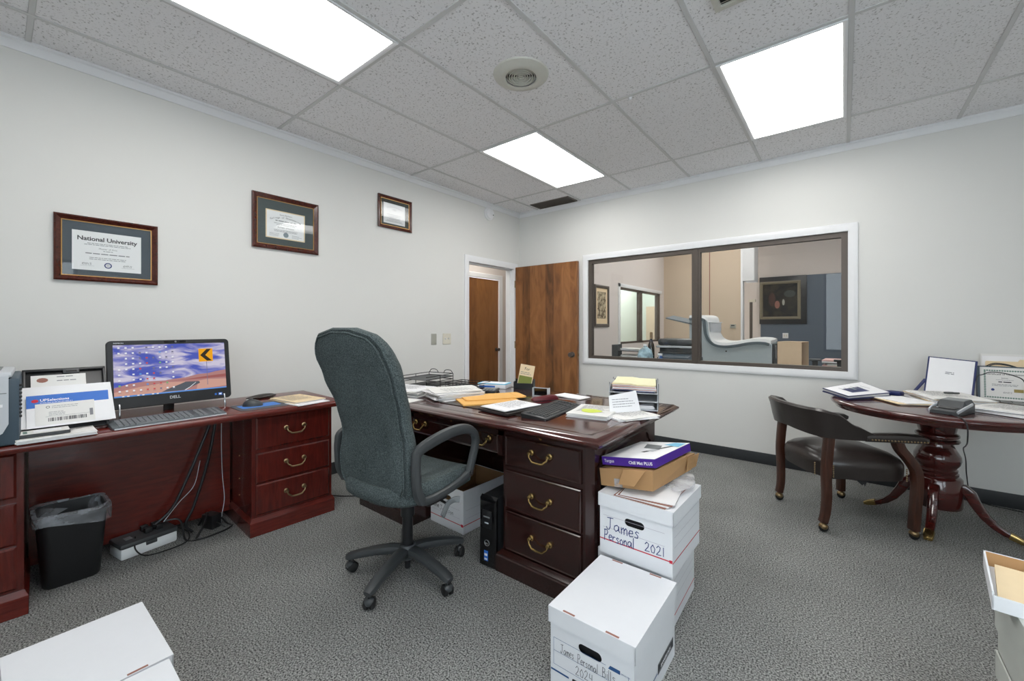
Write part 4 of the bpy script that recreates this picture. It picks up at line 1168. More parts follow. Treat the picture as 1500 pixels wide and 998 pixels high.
def dped(x0, x1, xb0, xb1):
    q = MB(DK)
    c = 0.03
    pts = [(x0, YF + .012), (x1 - c, YF + .012), (x1, YF + .012 + c), (x1, YB), (x0, YB)] if x1 > 2 else [(x0 + c, YF + .012), (x1, YF + .012), (x1, YB), (x0, YB), (x0, YF + .012 + c)]
    q.prism(pts, 0.05, 0.716, MV_); q.build('pedestal')
    q = MB(DK)
    def r(i, z):
        return [(xb0 + i, YF - .026 + i, z), (xb1 - i, YF - .026 + i, z), (xb1 - i, YB + .02 - i, z), (xb0 + i, YB + .02 - i, z)]
    q.rings([r(0, 0), r(0, .078), r(.004, .084), r(.004, .09), r(.016, .1), r(.022, .108)], MW_); q.build('plinth', smooth=20)
dped(1.975, 2.472, 1.955, 2.488); dped(0.725, 1.235, 0.709, 1.248)
def wdrawer(x0, x1, z0, z1, hx, hz, hw=.125):
    q = MB(DK); e = .01
    def r(i, y): return [(x0 + i, y, z0 + i), (x1 - i, y, z0 + i), (x1 - i, y, z1 - i), (x0 + i, y, z1 - i)]
    q.rings([r(0, YF + .014), r(0, YF + .002), r(e * .4, YF - .002), r(e, YF + .001), r(e * 1.3, YF + .001)], MW_)
    d_ = q.build('drawer', smooth=0)
    for h in hx:
        p = DK.matrix_world.inverted() @ Vector((h, YF + .001, hz)); bail(d_, p.x, p.y, p.z, hw, M['brass'])
for x0, x1 in ((1.995, 2.425), (0.755, 1.215)):
    for z0, z1, hz in ((.112, .308, .217), (.318, .51, .417), (.534, .684, .626)):
        wdrawer(x0, x1, z0, z1, [(x0 + x1) / 2], hz, .105)
wdrawer(1.262, 1.945, .583, .676, [1.335, 1.845], .650, .085)
q = MB(DK); q.box(1.235, 1.975, YF + .004, YF + .03, .676, .716, MW_); q.box(1.235, 1.262, YF + .004, YF + .5, .575, .716, MW_); q.box(1.945, 1.975, YF + .004, YF + .5, .575, .716, MW_); q.box(1.262, 1.945, YF + .02, YF + .5, .575, .583, MW_); q.build('apron')
q = MB(DK); q.box(1.235, 1.975, -2.08, -2.06, .06, .716, MV_); q.build('modesty_panel')
for xk in (1.6, 2.21, 0.985):
    q = MB(DK); q.X = DK.matrix_world.inverted() @ Matrix.Translation((xk, YF + .004, .702)) @ Matrix.Rotation(PI / 2, 4, 'X'); q.lathe([(.001, 0), (.008, 0), (.008, .004), (.001, .004)], M['brass'], n=14); q.build('lock')
# framed side panel with ogee corners facing the window side
q = MB(DK)
xs = 2.472
def ogee(y0, y1, z0, z1, c):
    return [(y0, z0), (y1, z0), (y1, z1 - c), (y1 - c * .45, z1 - c * .75), (y1 - c * .6, z1 - c * .3), (y1 - c, z1), (y0 + c, z1), (y0 + c * .6, z1 - c * .3), (y0 + c * .45, z1 - c * .75), (y0, z1 - c)]
A_, B_ = ogee(-2.62, -1.99, .15, .665, .06), ogee(-2.605, -2.005, .165, .65, .055)
q.rings([[(xs, y, z) for y, z in A_], [(xs + .008, y, z) for y, z in A_], [(xs + .008, y, z) for y, z in B_], [(xs + .001, y, z) for y, z in B_]], MV_, False, True); q.build('side_panel_moulding', smooth=0)

# ---- things on the desk
t = thing('wire_tray', 'black mesh letter tray at the far left of the executive desk', 'letter tray', (0.80, -2.20, TZ), 10)
q = local(t)
for z, in ((0.012,), (0.068,)):
    q.box(-0.12, 0.12, -0.16, 0.16, z, z + 0.003, M['arm_pl'])
q.build('mesh_shelf')
q = local(t); wr = 0.0028
for z in (0.016, 0.05, 0.072, 0.092):
    loop = [(-0.122, -0.162, z), (-0.122, 0.162, z), (0.122, 0.162, z), (0.122, -0.162, z)]
    q.tube(loop if z not in (.016,) else loop + [loop[0]], wr, M['black_pl'], 6)
for x in (-0.122, 0.122):
    for y in (-0.162, 0, 0.162): q.cyl((x, y, 0), (x, y, 0.092 if y > -.1 else .06), wr, M['black_pl'], n=6)
for x0 in (-0.07, 0.075):
    q.tube(spline([(x0 - .05, .162, .09), (x0 - .03, .165, .115), (x0 + .02, .165, .115), (x0 + .045, .162, .09)]), wr, M['black_pl'], 6)
q.build('wire_frame')
for a in range(0):
    pass
t = thing('wire_basket', 'low black wire basket with odds behind the paper heaps, left of the blue box', 'basket', (1.06, -2.02, TZ), 8)
q = local(t)
for z in (0.004, 0.02, 0.036): q.tube([(-0.14, -0.1, z), (-0.14, 0.1, z), (0.14, 0.1, z), (0.14, -0.1, z), (-0.14, -0.1, z)], 0.003, M['black_pl'], 6)
for k in range(9):
    x = -0.14 + .035 * k; q.cyl((x, -0.1, 0.004), (x, -0.1, 0.036), .002, M['black_pl'], n=6); q.cyl((x, 0.1, 0.004), (x, 0.1, 0.036), .002, M['black_pl'], n=6)
q.build('wire_frame')
q = local(t); q.box(-0.135, 0.135, -0.095, 0.095, 0.002, 0.005, M['black_pl']); q.build('base')
paper_pile('paper_stack', 'tall heap of white papers nearest the green office chair', 'papers', 1.0, -2.525, TZ, 0.29, 0.23, 16, 9, 0.0052, seed=21, jit=.02, ja=7, curl=.03)
paper_pile('paper_sheet', 'loose white sheet at the desk edge beside the green office chair', 'papers', 1.16, -2.69, TZ, 0.19, 0.12, 8, 2, 0.002, seed=5, prn=False)
paper_pile('paper_stack', 'thick rumpled stack of white papers between wire tray and orange envelopes', 'papers', 1.335, -2.42, TZ, 0.21, 0.32, -18, 12, 0.0042, seed=23, jit=.018, ja=8, curl=.05)
t = thing('desk_calculator', 'small black calculator lying between paper stack and pale blue box', 'calculator', (1.36, -2.10, TZ), 30)
q = local(t); q.box(-0.055, 0.055, -0.08, 0.08, 0.001, 0.02, M['black_pl'], 0.006); q.build('case')
q = local(t); q.box(-0.045, 0.045, 0.04, 0.068, 0.02, 0.0215, M['putty_pl']); q.build('display')
for k in range(16):
    q = local(t); x, y = -0.036 + 0.024 * (k % 4), -0.065 + 0.024 * (k // 4); q.box(x - .008, x + .008, y - .008, y + .008, .0195, .024, M['grey_pl'], .002, 1); q.build('key')
# desk pad
t = thing('desk_pad', 'dark brown desk pad under the orange envelopes and white papers', 'desk pad', (1.72, -2.38, TZ), 0)
q = local(t); q.prism(rect_pts(.32, .23, .01, 3), 0.0003, 0.004, M['leather']); q.build('pad')
def envelope(label, x, y, z, a, w, d, th):
    t = thing('manila_envelope', label, 'envelope', (x, y, z), a, 'orange manila envelopes')
    q = local(t)
    q.rings([[(px, py, 0) for px, py in rect_pts(w / 2, d / 2, .004, 2)], [(px, py, th) for px, py in rect_pts(w / 2, d / 2, .004, 2)]], M['manila']); q.build('body', smooth=0)
    q = local(t); q.prism([(-w / 2 + .004, d / 2 - .002), (w / 2 - .004, d / 2 - .002), (w / 2 - .03, d / 2 - .05), (-w / 2 + .03, d / 2 - .05)], th, th + .0012, M['manila']); q.build('flap')
envelope('lower orange manila envelope, under the other envelope', 1.61, -2.40, TZ + .0045, -32, .23, .36, .007)
t = thing('manila_envelope', 'upper orange manila envelope with rounded flap lying on another envelope', 'envelope', (1.565, -2.30, TZ + .013), -32, 'orange manila envelopes')
q = local(t); q.prism(rect_pts(.1, .2, .035, 6), 0, .006, M['manila']); q.build('body')
q = local(t); q.prism(rect_pts(.098, .03, .025, 5, 0, .165), .006, .0072, M['manila']); q.build('flap')
t, z = paper_pile('paper_stack', 'white papers on the dark folder, left of the black keyboard', 'papers', 1.875, -2.50, TZ + .020, .20, .27, -6, 3, .002, seed=31, jit=.004, ja=2)
t = thing('dark_folder', 'thick dark brown folder under white papers left of the black keyboard', 'folder', (1.885, -2.505, TZ + .0045), -6)
q = local(t); q.hexa([(-.115, -.15, 0), (.115, -.15, 0), (.115, .15, 0), (-.115, .15, 0)], [(-.115, -.15, .011), (.115, -.15, .011), (.115, .15, .015), (-.115, .15, .015)], M['leather']); q.build('cover')
t = thing('keyboard', 'black keyboard propped on its feet on the executive desk', 'keyboard', (2.085, -2.40, TZ), 97)
t.rotation_euler = (math.radians(0), 0, math.radians(97))
keyboard(t, .45, .15, M['black_pl'], M['arm_pl'], wedge=.016)
for x in (-.19, .19):
    q = local(t); q.box(x - .012, x + .012, .045, .053, 0, .016, M['silver']); q.build('foot')
t = thing('stapler', 'dark red stapler behind the black keyboard', 'stapler', (1.905, -2.215, TZ), 62)
q = local(t); q.box(-.09, .085, -.02, .02, 0, .012, M['burgundy'], .004); q.build('base')
q = local(t); q.rings([[(x, y * k, .018 + z) for y, z in ((-.018, 0), (.018, 0), (.018, h * .6), (.010, h), (-.010, h), (-.018, h * .6))] for x, h, k in ((-.085, .012, .7), (-.07, .022, 1), (.04, .03, 1), (.075, .026, 1), (.088, .015, .8))], M['burgundy']); q.build('top_arm')
q = local(t); q.box(-.07, .08, -.011, .011, .012, .02, M['chrome']); q.build('magazine')
t = thing('business_card_holder', 'small black and clear card holder standing behind the stapler', 'card holder', (1.745, -2.02, TZ), 12)
q = local(t); q.box(-.05, .05, -.005, .004, 0.004, .052, M['gloss_black'], .002, 1); q.build('back')
q = local(t); q.box(-.056, -.05, -.02, .02, 0, .056, M['silver']); q.box(.05, .056, -.02, .02, 0, .056, M['silver']); q.box(-.056, .056, -.02, .02, 0, .004, M['silver']); q.box(-.056, .056, .004, .008, 0, .056, M['silver']); q.build('shell')
t = thing('tissue_box', 'pale blue and white box beside the orange envelopes', 'box', (1.235, -1.91, TZ), 18)
q = local(t); q.box(-.115, .115, -.06, .06, 0, .03, M['paper'], .003); q.build('body')
q = local(t); q.box(-.116, .116, -.061, .061, .03, .036, M['sky_blue'], .002); q.quad((-.1, -.0612, .006), (.13, 0, 0), (0, 0, .014), M['mid_blue']); q.quad((-.1, -.05, .0365), (.2, 0, 0), (0, .1, 0), M['paper']); q.build('lid')
t = thing('leaflet_holder', 'black desktop leaflet holder standing before the open door', 'leaflet holder', (1.46, -1.83, TZ), 25)
q = local(t); q.box(-.075, .075, -.03, .04, 0, .012, M['black_pl'], .003); q.box(-.075, .075, -.03, -.026, 0, .045, M['black_pl']); q.box(-.075, -.071, -.03, .04, 0, .055, M['black_pl']); q.box(.071, .075, -.03, .04, 0, .07, M['black_pl']); q.box(-.075, .075, .036, .04, 0, .07, M['black_pl']); q.build('rack')
t2 = thing('leaflet', 'green and cream leaflet leaning back in the black holder', 'leaflet', (1.46, -1.83, TZ + .0125), 25)
q = MB(None, Matrix.Translation((0, -.018, 0)) @ Matrix.Rotation(math.radians(-10), 4, 'X') @ Matrix.Rotation(math.radians(9), 4, 'Y')); q.root = t2
q.box(-.055, .055, 0, .004, 0, .17, M['buff']); q.quad((-.05, -.0005, .01), (.1, 0, 0), (0, 0, .075), M['green_print']); q.text('For', (-.02, -.0006, .13), X_, Z_, .03, M['dark_ink']); q.lines((-.045, -.0006, .11), X_, Z_, .09, 2, .012, .004, M['ink']); q.build('card', smooth=0)
paper_pile('paper_sheet', 'loose white papers at the back of the desk near the door edge', 'papers', 1.93, -1.93, TZ, .21, .12, -8, 3, .002, seed=37, prn=False, curl=.02)
t, z = paper_pile('paper_stack', 'white paper stack with yellow green sticky note near the desk corner', 'papers', 2.285, -2.30, TZ, .215, .28, 12, 8, .0024, seed=41, jit=.006, ja=3)
q = MB(t); q.add([(2.285 + .055 * math.cos(a) * (1 + .15 * math.sin(3 * a)), -2.34 + .05 * math.sin(a), z + .0012) for a in [2 * PI * j / 18 for j in range(18)]], [tuple(range(18))], M['sticky']); q.build('sticky_note', smooth=0, label='yellow green sticky note')
t, z = paper_pile('paper_stack', 'spread white papers at the desk edge in front of the letter trays', 'papers', 2.455, -2.245, TZ, .17, .24, -24, 4, .0025, seed=43, jit=.02, ja=9)
t = thing('folded_letter', 'folded white letter standing upright on the papers by the desk edge', 'letter', (2.42, -2.215, z + .001), 58)
q = local(t)
q.hexa([(-.095, -.004, 0), (.095, -.004, 0), (.095, -.001, 0), (-.095, -.001, 0)], [(-.08, .03, .085), (.09, .03, .105), (.09, .033, .105), (-.08, .033, .085)], M['paper'])
q.lines((-.07, .0165, .065), X_, (0, .3, .95), .14, 4, .013, .003, M['ink'], .7); q.build('sheet', smooth=0)

t = thing('letter_tray', 'silver three-tier letter tray holding papers at the desk back corner', 'letter tray', (2.36, -1.945, TZ), 20)
q = local(t)
for k in range(3):
    z = .004 + .046 * k
    q.box(-.13, .13, -.165, .165, z, z + .003, M['silver'])
    for x in (-.13, .127):
        q.hexa([(x, -.165, z), (x + .003, -.165, z), (x + .003, .165, z), (x, .165, z)], [(x, -.13, z + .04), (x + .003, -.13, z + .04), (x + .003, .165, z + .04), (x, .165, z + .04)], M['silver'])
    q.box(-.13, .13, .162, .165, z, z + .04, M['grey_pl'])
    tray_ = q.build('tray'); q = local(t)
q = local(t)
for x in (-.135, .131):
    for y in (-.10, .155): q.box(x, x + .004, y - .004, y + .004, 0, .145, M['grey_pl'])
q.build('post')
t2, z = paper_pile('paper_stack', 'mixed pink, yellow and white papers on the top letter tray', 'papers', 2.36, -1.945, TZ + .1, .23, .31, 20, 9, .0045, [M['navy'], M['paper'], M['pink'], M['paper2'], M['paper'], M['pink'], M['paper'], M['buff'], M['yellow_paper']], seed=51, jit=.005, ja=2, curl=.05, prn=False)
paper_pile('paper_stack', 'papers inside the lower slots of the silver letter tray', 'papers', 2.36, -1.945, TZ + .0085, .22, .30, 20, 5, .004, seed=52, jit=.004, ja=1, prn=False)

# ================================================================== PC TOWER AND BOX UNDER THE DESK
t = thing('desktop_tower', 'glossy black computer tower standing on the carpet under the desk', 'computer tower', (1.89, -2.54, 0), 0)
t.rotation_euler = (0, 0, math.radians(4)); t.matrix_world = Matrix.LocRotScale(Vector(t.location), t.rotation_euler.to_matrix(), None)
q = local(t); q.box(-.05, .05, -.17, .2, .004, .355, M['black_pl'], .006); q.build('case')
q = local(t)
q.rings([[(-.052, -.17, .002), (.052, -.17, .002), (.052, -.17, .358), (-.052, -.17, .358)], [(-.052, -.19, .002), (.052, -.19, .002), (.052, -.185, .345), (-.052, -.185, .345)], [(-.045, -.196, .008), (.045, -.196, .008), (.045, -.192, .335), (-.045, -.192, .335)]], M['gloss_black']); q.build('front_bezel', smooth=0)
q = local(t); q.box(-.03, .03, -.1985, -.19, .2, .29, M['black_pl'], .002); q.box(-.02, .02, -.1995, -.196, .255, .262, M['grey_pl']); q.box(-.012, .012, -.1995, -.196, .225, .231, M['silver']); q.build('drive_bay')
q = local(t); q.X = Matrix.Translation((0, -.195, .125)) @ Matrix.Rotation(PI / 2, 4, 'X'); q.lathe([(.013, 0), (.0145, .0035), (.015, .0035), (.016, 0)], M['grey_pl'], n=24, cap=False); q.X = Matrix(); q.text('DELL', (0, -.1985, .121), X_, Z_, .009, M['silver'], 'CENTER'); q.build('logo', smooth=0)
q = local(t); q.box(-.016, .008, -.199, -.1965, .035, .085, M['mid_blue']); q.box(-.013, .005, -.1996, -.1988, .06, .072, M['white_print']); q.box(-.013, .005, -.1996, -.1988, .04, .048, M['white_print']); q.build('sticker')

def file_box(name, label, x, y, z, w, d, h, ang, lid=True, lidh=.055, print_fn=None, side_fn=None, group='white cardboard file boxes', lw=.006, mat=None, slots=True):
    """carton with hand hole in its -y face; lid overhangs"""
    mt = mat or M['carton']
    t = thing(name, label, 'box', (x, y, z), ang, group)
    hx, hy = w / 2, d / 2
    q = local(t)
    th = .004
    hb = h - (.003 if lid else 0)
    # front wall with a rounded hand hole
    hw_, hh_, hz = .042, .0155, h - lidh - .04 if lid else h - .07
    hole = [(px, hz + pz) for px, pz in rect_pts(hw_, hh_, hh_ * .98, 6)]
    outer = []
    for px, pz in hole:
        a = math.atan2((pz - hz) * hx, px * max(hz, hb - hz) * 1.0)
        c, s_ = math.cos(a), math.sin(a)
        k = min(hx / abs(c) if abs(c) > 1e-6 else 9, ((hb - hz) if s_ > 0 else hz) / abs(s_) if abs(s_) > 1e-6 else 9)
        outer.append((c * k, hz + s_ * k))
    # add exact corners
    for cx_, cz_ in ((-hx, 0), (hx, 0), (hx, hb), (-hx, hb)):
        i = min(range(len(outer)), key=lambda j: (outer[j][0] - cx_) ** 2 + (outer[j][1] - cz_) ** 2); outer[i] = (cx_, cz_)
    for yy in (-hy, hy - th):
        q.rings([[(a, yy, b) for a, b in outer], [(a, yy, b) for a, b in hole], [(a, yy + th, b) for a, b in hole], [(a, yy + th, b) for a, b in outer]], mt, False, False, loop=True)
    for xx in (-hx, hx - th): q.box(xx, xx + th, -hy + th, hy - th, 0, hb, mt)
    q.box(-hx, hx, -hy, hy, 0.0005, .004, mt)
    if not lid:
        q.box(-hx + th, hx - th, -hy + th + .001, -hy + th + .002, hz + .03, hb - .002, M['carton_in']); q.box(-hx + th + .0005, -hx + th + .0015, -hy + th, hy - th, .005, hb - .002, M['carton_in'])
        q.box(hx - th - .0015, hx - th - .0005, -hy + th, hy - th, .005, hb - .002, M['carton_in']); q.box(-hx + th, hx - th, hy - th - .002, hy - th - .001, .005, hb - .002, M['carton_in'])
    if print_fn: print_fn(q, hx, -hy - .0006, h)
    if side_fn: side_fn(q, hx + .0006, hy, h)
    q.build('body', smooth=0)
    q = local(t); q.box(-hx + th + .001, hx - th - .001, -hy + .03, hy - .03, .004, max(.06, hz - .0) if lid else .06, M['hole']) if lid else q.box(-hx + .01, hx - .01, -hy + .01, hy - .01, .004, .12, M['carton_in'])  # lidded: dark block paints the shade behind the hand hole; open: brown fill
    q.build('contents_and_shade')
    if lid:
        q = local(t); ox, oy = hx + lw, hy + lw
        q.box(-ox, ox, -oy, oy, h - .003, h, mt)
        for a in (-1, 1):
            q.box(a * ox, a * (ox - .004), -oy, oy, h - lidh, h - .003, mt); q.box(-ox, ox, a * oy, a * (oy - .004), h - lidh, h - .003, mt)
        if slots:
            for a in ((-1,) if slots == 'front' else (-1, 1)):
                for sx in (-.5, .5): q.box(sx * ox - .022, sx * ox + .022, a * (oy - .0035), a * (oy - .0105), h - .001, h + .0008, M['slot'])
        q.build('lid', smooth=0)
    return t
def ruled(q, hx, y, h, line_z, red_z):
    for z in line_z: q.quad((-hx + .015, y, z), (2 * hx - .045, 0, 0), (0, 0, .0013), M['rule_line'])
    if red_z: q.quad((-hx, y, red_z), (2 * hx, 0, 0), (0, 0, .0045), M['red_line'])
def ruled_side(q, x, hy, h, line_z, red_z):
    for z in line_z: q.quad((x, -hy + .02, z), (0, 2 * hy - .04, 0), (0, 0, .0013), M['rule_line'])
    if red_z: q.quad((x, -hy, red_z), (0, 2 * hy, 0), (0, 0, .0045), M['red_line'])
def p_jack(q, hx, y, h):
    ruled(q, hx, y, h, (.135, .085), .048)
    q.pen('ame', (-hx + .02, y - .0002, .105), X_, Z_, .032, .003, M['pen_black'], -.03); q.pen('Jackson', (-hx + .09, y - .0002, .095), X_, Z_, .03, .0022, M['pen_black'], -.02)
    q.quad((hx - .02, y - .0002, .042), (.02, 0, 0), (0, 0, .016), M['red_line'])
file_box('file_box', 'open white file box standing under the desk beside the computer tower', 1.43, -2.375, 0, .30, .40, .255, -1.5, False, print_fn=p_jack, side_fn=lambda q, x, hy, h: ruled_side(q, x, hy, h, (.135, .085), .048))

# ================================================================== BOX STACK AT THE DESK SIDE
def p_2021(q, hx, y, h):
    ruled(q, hx, y, h, (.165, .115), .062)
    q.pen('James', (-hx + .03, y - .0002, .108), X_, Z_, .052, .0034, M['pen_blue'], .0, .85); q.pen('Personal', (-hx + .02, y - .0002, .064), X_, Z_, .044, .0034, M['pen_blue'], .0, .72); q.pen('2021', (-hx + .198, y - .0002, .073), X_, Z_, .036, .0030, M['pen_blue'], .02)
    q.quad((hx - .012, y - .0002, .058), (.012, 0, 0), (0, 0, .012), M['red_line'])
def s_lines(z0): return lambda q, x, hy, h: ruled_side(q, x, hy, h, (.19, .15, .11), z0)
file_box('file_box', 'lidded white file box at the bottom of the stack by the desk side', 2.632, -2.445, 0, .298, .385, .262, 1.5, side_fn=s_lines(.045))
file_box('file_box', 'white file box with blue handwriting and red line, second up in the stack', 2.665, -2.509, .2628, .306, .35, .258, -1, print_fn=p_2021, side_fn=s_lines(.055), slots=False)
def p_2024(q, hx, y, h):
    bz0, bz1 = .075, .165
    for z in (bz0, (bz0 + bz1) / 2 + .002, bz1): q.quad((-hx + .012, y, z), (2 * hx - .03 - (.075 if z == bz1 else 0), 0, 0), (0, 0, .0012), M['blue_print'])
    for x in (-hx + .012, hx - .019): q.quad((x, y, bz0), (.0012, 0, 0), (0, 0, bz1 - bz0), M['blue_print'])
    q.add([(hx - .085, y, bz1 - .006), (hx - .045, y, bz1 - .006), (hx - .045, y, bz1 + .006), (hx - .078, y, bz1 + .006)], [(0, 1, 2, 3)], M['blue_print']); q.text('SMOOTH', (hx - .043, y, bz1 - .004), X_, Z_, .007, M['blue_print'])
    q.pen('James', (-hx + .04, y - .0002, .126), X_, Z_, .03, .0016, M['pen_black'], 0, .52); q.pen('Personal', (-hx + .105, y - .0002, .123), X_, Z_, .03, .0016, M['pen_black'], 0, .58); q.pen('Bills', (-hx + .193, y - .0002, .124), X_, Z_, .03, .0016, M['pen_black'], 0, .75)
    q.pen('2024', (-hx + .098, y - .0002, .082), X_, Z_, .03, .0016, M['pen_black'], 0, .85)
    q.quad((-hx + .002, y, .052), (.07, 0, 0), (0, 0, .006), M['blue_print'])
    q.add([(-hx + .085 + a, y, .025 + b) for a, b in rect_pts(.075, .02, .005, 3, .075, .016)], [tuple(range(16))], M['box_black']); q.text('BANKERS BOX', (-hx + .16, y - .0003, .034), X_, Z_, .016, M['white_print'], 'CENTER', bold=.03)
def s_2024(q, x, hy, h):
    q.quad((x, -hy, .052), (0, .2, 0), (0, 0, .005), M['blue_print']); q.quad((x, -.02 + .03, .045), (0, .165, 0), (0, 0, .036), M['box_black'])
    q.quad((x + .0003, .02, .049), (0, .145, 0), (0, 0, .001), M['white_print']); q.quad((x + .0003, .02, .076), (0, .145, 0), (0, 0, .001), M['white_print']); q.text('BANKERS BOX', (x + .0003, .092, .055), (0, 1, 0), Z_, .016, M['white_print'], 'CENTER', bold=.03)
file_box('file_box', 'nearest white file box on the carpet, with black handwriting and blue print', 2.684, -2.911, 0, .298, .390, .27, 0.5, print_fn=p_2024, side_fn=s_2024)

ZT = .2628 + .258
t = thing('paper_folder', 'worn folders and papers on the second white file box', 'folders', (2.675, -2.50, ZT + .001), 5)
q = local(t)
for k in range(4):
    X0 = q.X; q.X = Matrix.Rotation(math.radians(-6 + 3 * k), 4, 'Z')
    q.box(-.10, .115, -.185 + .005 * k, .13, .003 * k, .003 * k + .0022, [M['slot'], M['paper'], M['slot'], M['paper']][k])
    q.X = X0
q.build('sheets', smooth=0)
t = thing('plastic_bag', 'crumpled clear plastic bag under the brown cardboard box', 'bag', (2.755, -2.40, ZT + .014), 10)
q = local(t); R_ = random.Random(6)
q.rings([[(.06 * k * math.cos(2 * PI * j / 18) * (1 + .25 * R_.random()), .12 * k * math.sin(2 * PI * j / 18) * (1 + .2 * R_.random()), z + .008 * R_.random()) for j in range(18)] for k, z in ((.8, .0), (1.0, .005), (.9, .013), (.5, .017), (.1, .016))], M['clear']); q.build('film')
t = thing('cardboard_box', 'flat brown cardboard box with open flap, under the purple box', 'box', (2.63, -2.44, .53), 0)
q = MB(t)
q.hexa([(2.491, -2.633, .531), (2.722, -2.637, .560), (2.765, -2.25, .556), (2.51, -2.25, .527)], [(2.482, -2.632, .604), (2.722, -2.642, .644), (2.78, -2.25, .635), (2.50, -2.245, .597)], M['kraft']); q.build('body', smooth=0)
q = MB(t); q.hexa([(2.586, -2.667, .567), (2.656, -2.670, .574), (2.657, -2.668, .574), (2.587, -2.665, .567)], [(2.597, -2.645, .6245), (2.693, -2.647, .639), (2.693, -2.643, .640), (2.597, -2.641, .6255)], M['kraft']); q.build('flap')
q = MB(t); q.hexa([(2.768, -2.34, .575), (2.778, -2.23, .568), (2.780, -2.23, .568), (2.770, -2.34, .575)], [(2.772, -2.34, .634), (2.79, -2.228, .632), (2.793, -2.228, .632), (2.775, -2.34, .634)], M['kraft']); q.build('torn_flap')
q = MB(t); q.hexa([(2.555, -2.6372, .5392), (2.592, -2.638, .5438), (2.592, -2.6365, .5438), (2.555, -2.6357, .5392)], [(2.553, -2.6375, .575), (2.592, -2.639, .58), (2.592, -2.6375, .58), (2.553, -2.636, .575)], M['clear']); q.build('tape')
t = thing('laptop_cooler_box', 'purple and white laptop cooler carton topping the box stack', 'box', (2.474, -2.605, .6105), 0)
ex, ey = Vector((.247, -.019, .040)).normalized(), Vector((.033, .382, -.011)).normalized(); ez = ex.cross(ey).normalized(); ey = ez.cross(ex)
q = MB(None, Matrix((ex, ey, ez)).transposed().to_4x4() @ Matrix.Translation((.134, .192, 0))); q.root = t; hx, hy, hh = .125, .192, .036
q.box(-hx, hx, -hy, hy, 0, hh, M['purple'], .0015, 1)
q.quad((-hx, -hy, hh + .0004), (2 * hx, 0, 0), (0, 2 * hy, 0), M['paper'])
q.text('Targus', (-hx + .012, -hy - .0006, .013), X_, Z_, .018, M['white_print'], bold=.015); q.text('Chill Mat PLUS', (hx - .012, -hy - .0006, .011), X_, Z_, .0175, M['white_print'], 'RIGHT', bold=.03)
zz = hh + .0008
for pts, m_ in (([(-.03, .03), (.06, .0), (.03, .10), (-.06, .13)], M['grey_pl']), ([(.0, -.06), (.02, -.07), (.095, .11), (.08, .12)], M['arm_pl']), ([(.01, -.03), (.05, -.05), (.06, .0), (.03, .01)], M['silver']), ([(.03, .12), (.115, .08), (.115, .17), (.06, .18)], M['sky_blue'])):
    q.add([(x, y, zz) for x, y in pts], [(0, 1, 2, 3)], m_); zz += .0002
for k in range(5): q.lines((-.105, -.08 + .03 * k, hh + .0008), (1, 0, 0), (0, 1, 0), .06, 2, .012, .004, M['silver'], .7, False, k)
q.build('carton', smooth=0)

# ================================================================== WHITE BOXES AT THE BOTTOM LEFT, GREY BOXES AT THE RIGHT EDGE
file_box('file_box', 'plain white lidded file box at the bottom left corner of the photo', 1.607, -4.137, 0, .30, .366, .27, 91, group='white cardboard file boxes', slots='front')
file_box('file_box', 'white file box cut by the bottom edge, right of the plain white box', 2.0, -4.15, 0, .30, .366, .276, 89.5, slots=False)
t0 = file_box('storage_box', 'grey lidded storage box on the floor, lower one at the right edge', 3.86, -2.78, 0, .40, .42, .33, 0, mat=M['putty_box'], group='grey storage boxes at the right edge', slots=False, lidh=.07)
t0 = file_box('storage_box', 'grey storage box on top of another, under the white tray of folders', 3.86, -2.785, .331, .405, .42, .20, 0, mat=M['putty_box'], group='grey storage boxes at the right edge', slots=False, lidh=.13)
t = thing('box_lid', 'upturned white carton lid holding buff folders at the right edge', 'box lid', (3.83, -2.66, .532), -7)
q = local(t); hx, hy, hh = .205, .135, .045
q.box(-hx, hx, -hy, hy, 0, .004, M['carton'])
q.box(-hx, -hx + .004, -hy, hy, .004, hh, M['carton']); q.box(hx - .004, hx, -hy, hy, .004, hh, M['carton']); q.box(-hx, hx, hy - .004, hy, .004, hh, M['carton']); q.box(-hx, hx, -hy, -hy + .004, .004, hh - .01, M['carton'])
q.box(-hx + .0042, hx - .0042, hy - .0054, hy - .0042, .005, hh - .001, M['kraft']); q.build('tray', smooth=0)
t = thing('buff_folder', 'buff folder lying in the upturned carton lid', 'folder', (3.80, -2.665, .5365), -9)
q = local(t); q.hexa([(-.16, -.105, 0), (.16, -.105, 0), (.16, .105, 0), (-.16, .105, 0)], [(-.16, -.105, .012), (.16, -.105, .012), (.16, .105, .02), (-.16, .105, .02)], M['buff']); q.build('cover', smooth=0)
q = local(t); q.prism([(-.1, .10), (.02, .10), (.01, .118), (-.09, .118)], .017, .0185, M['buff']); q.build('tab')

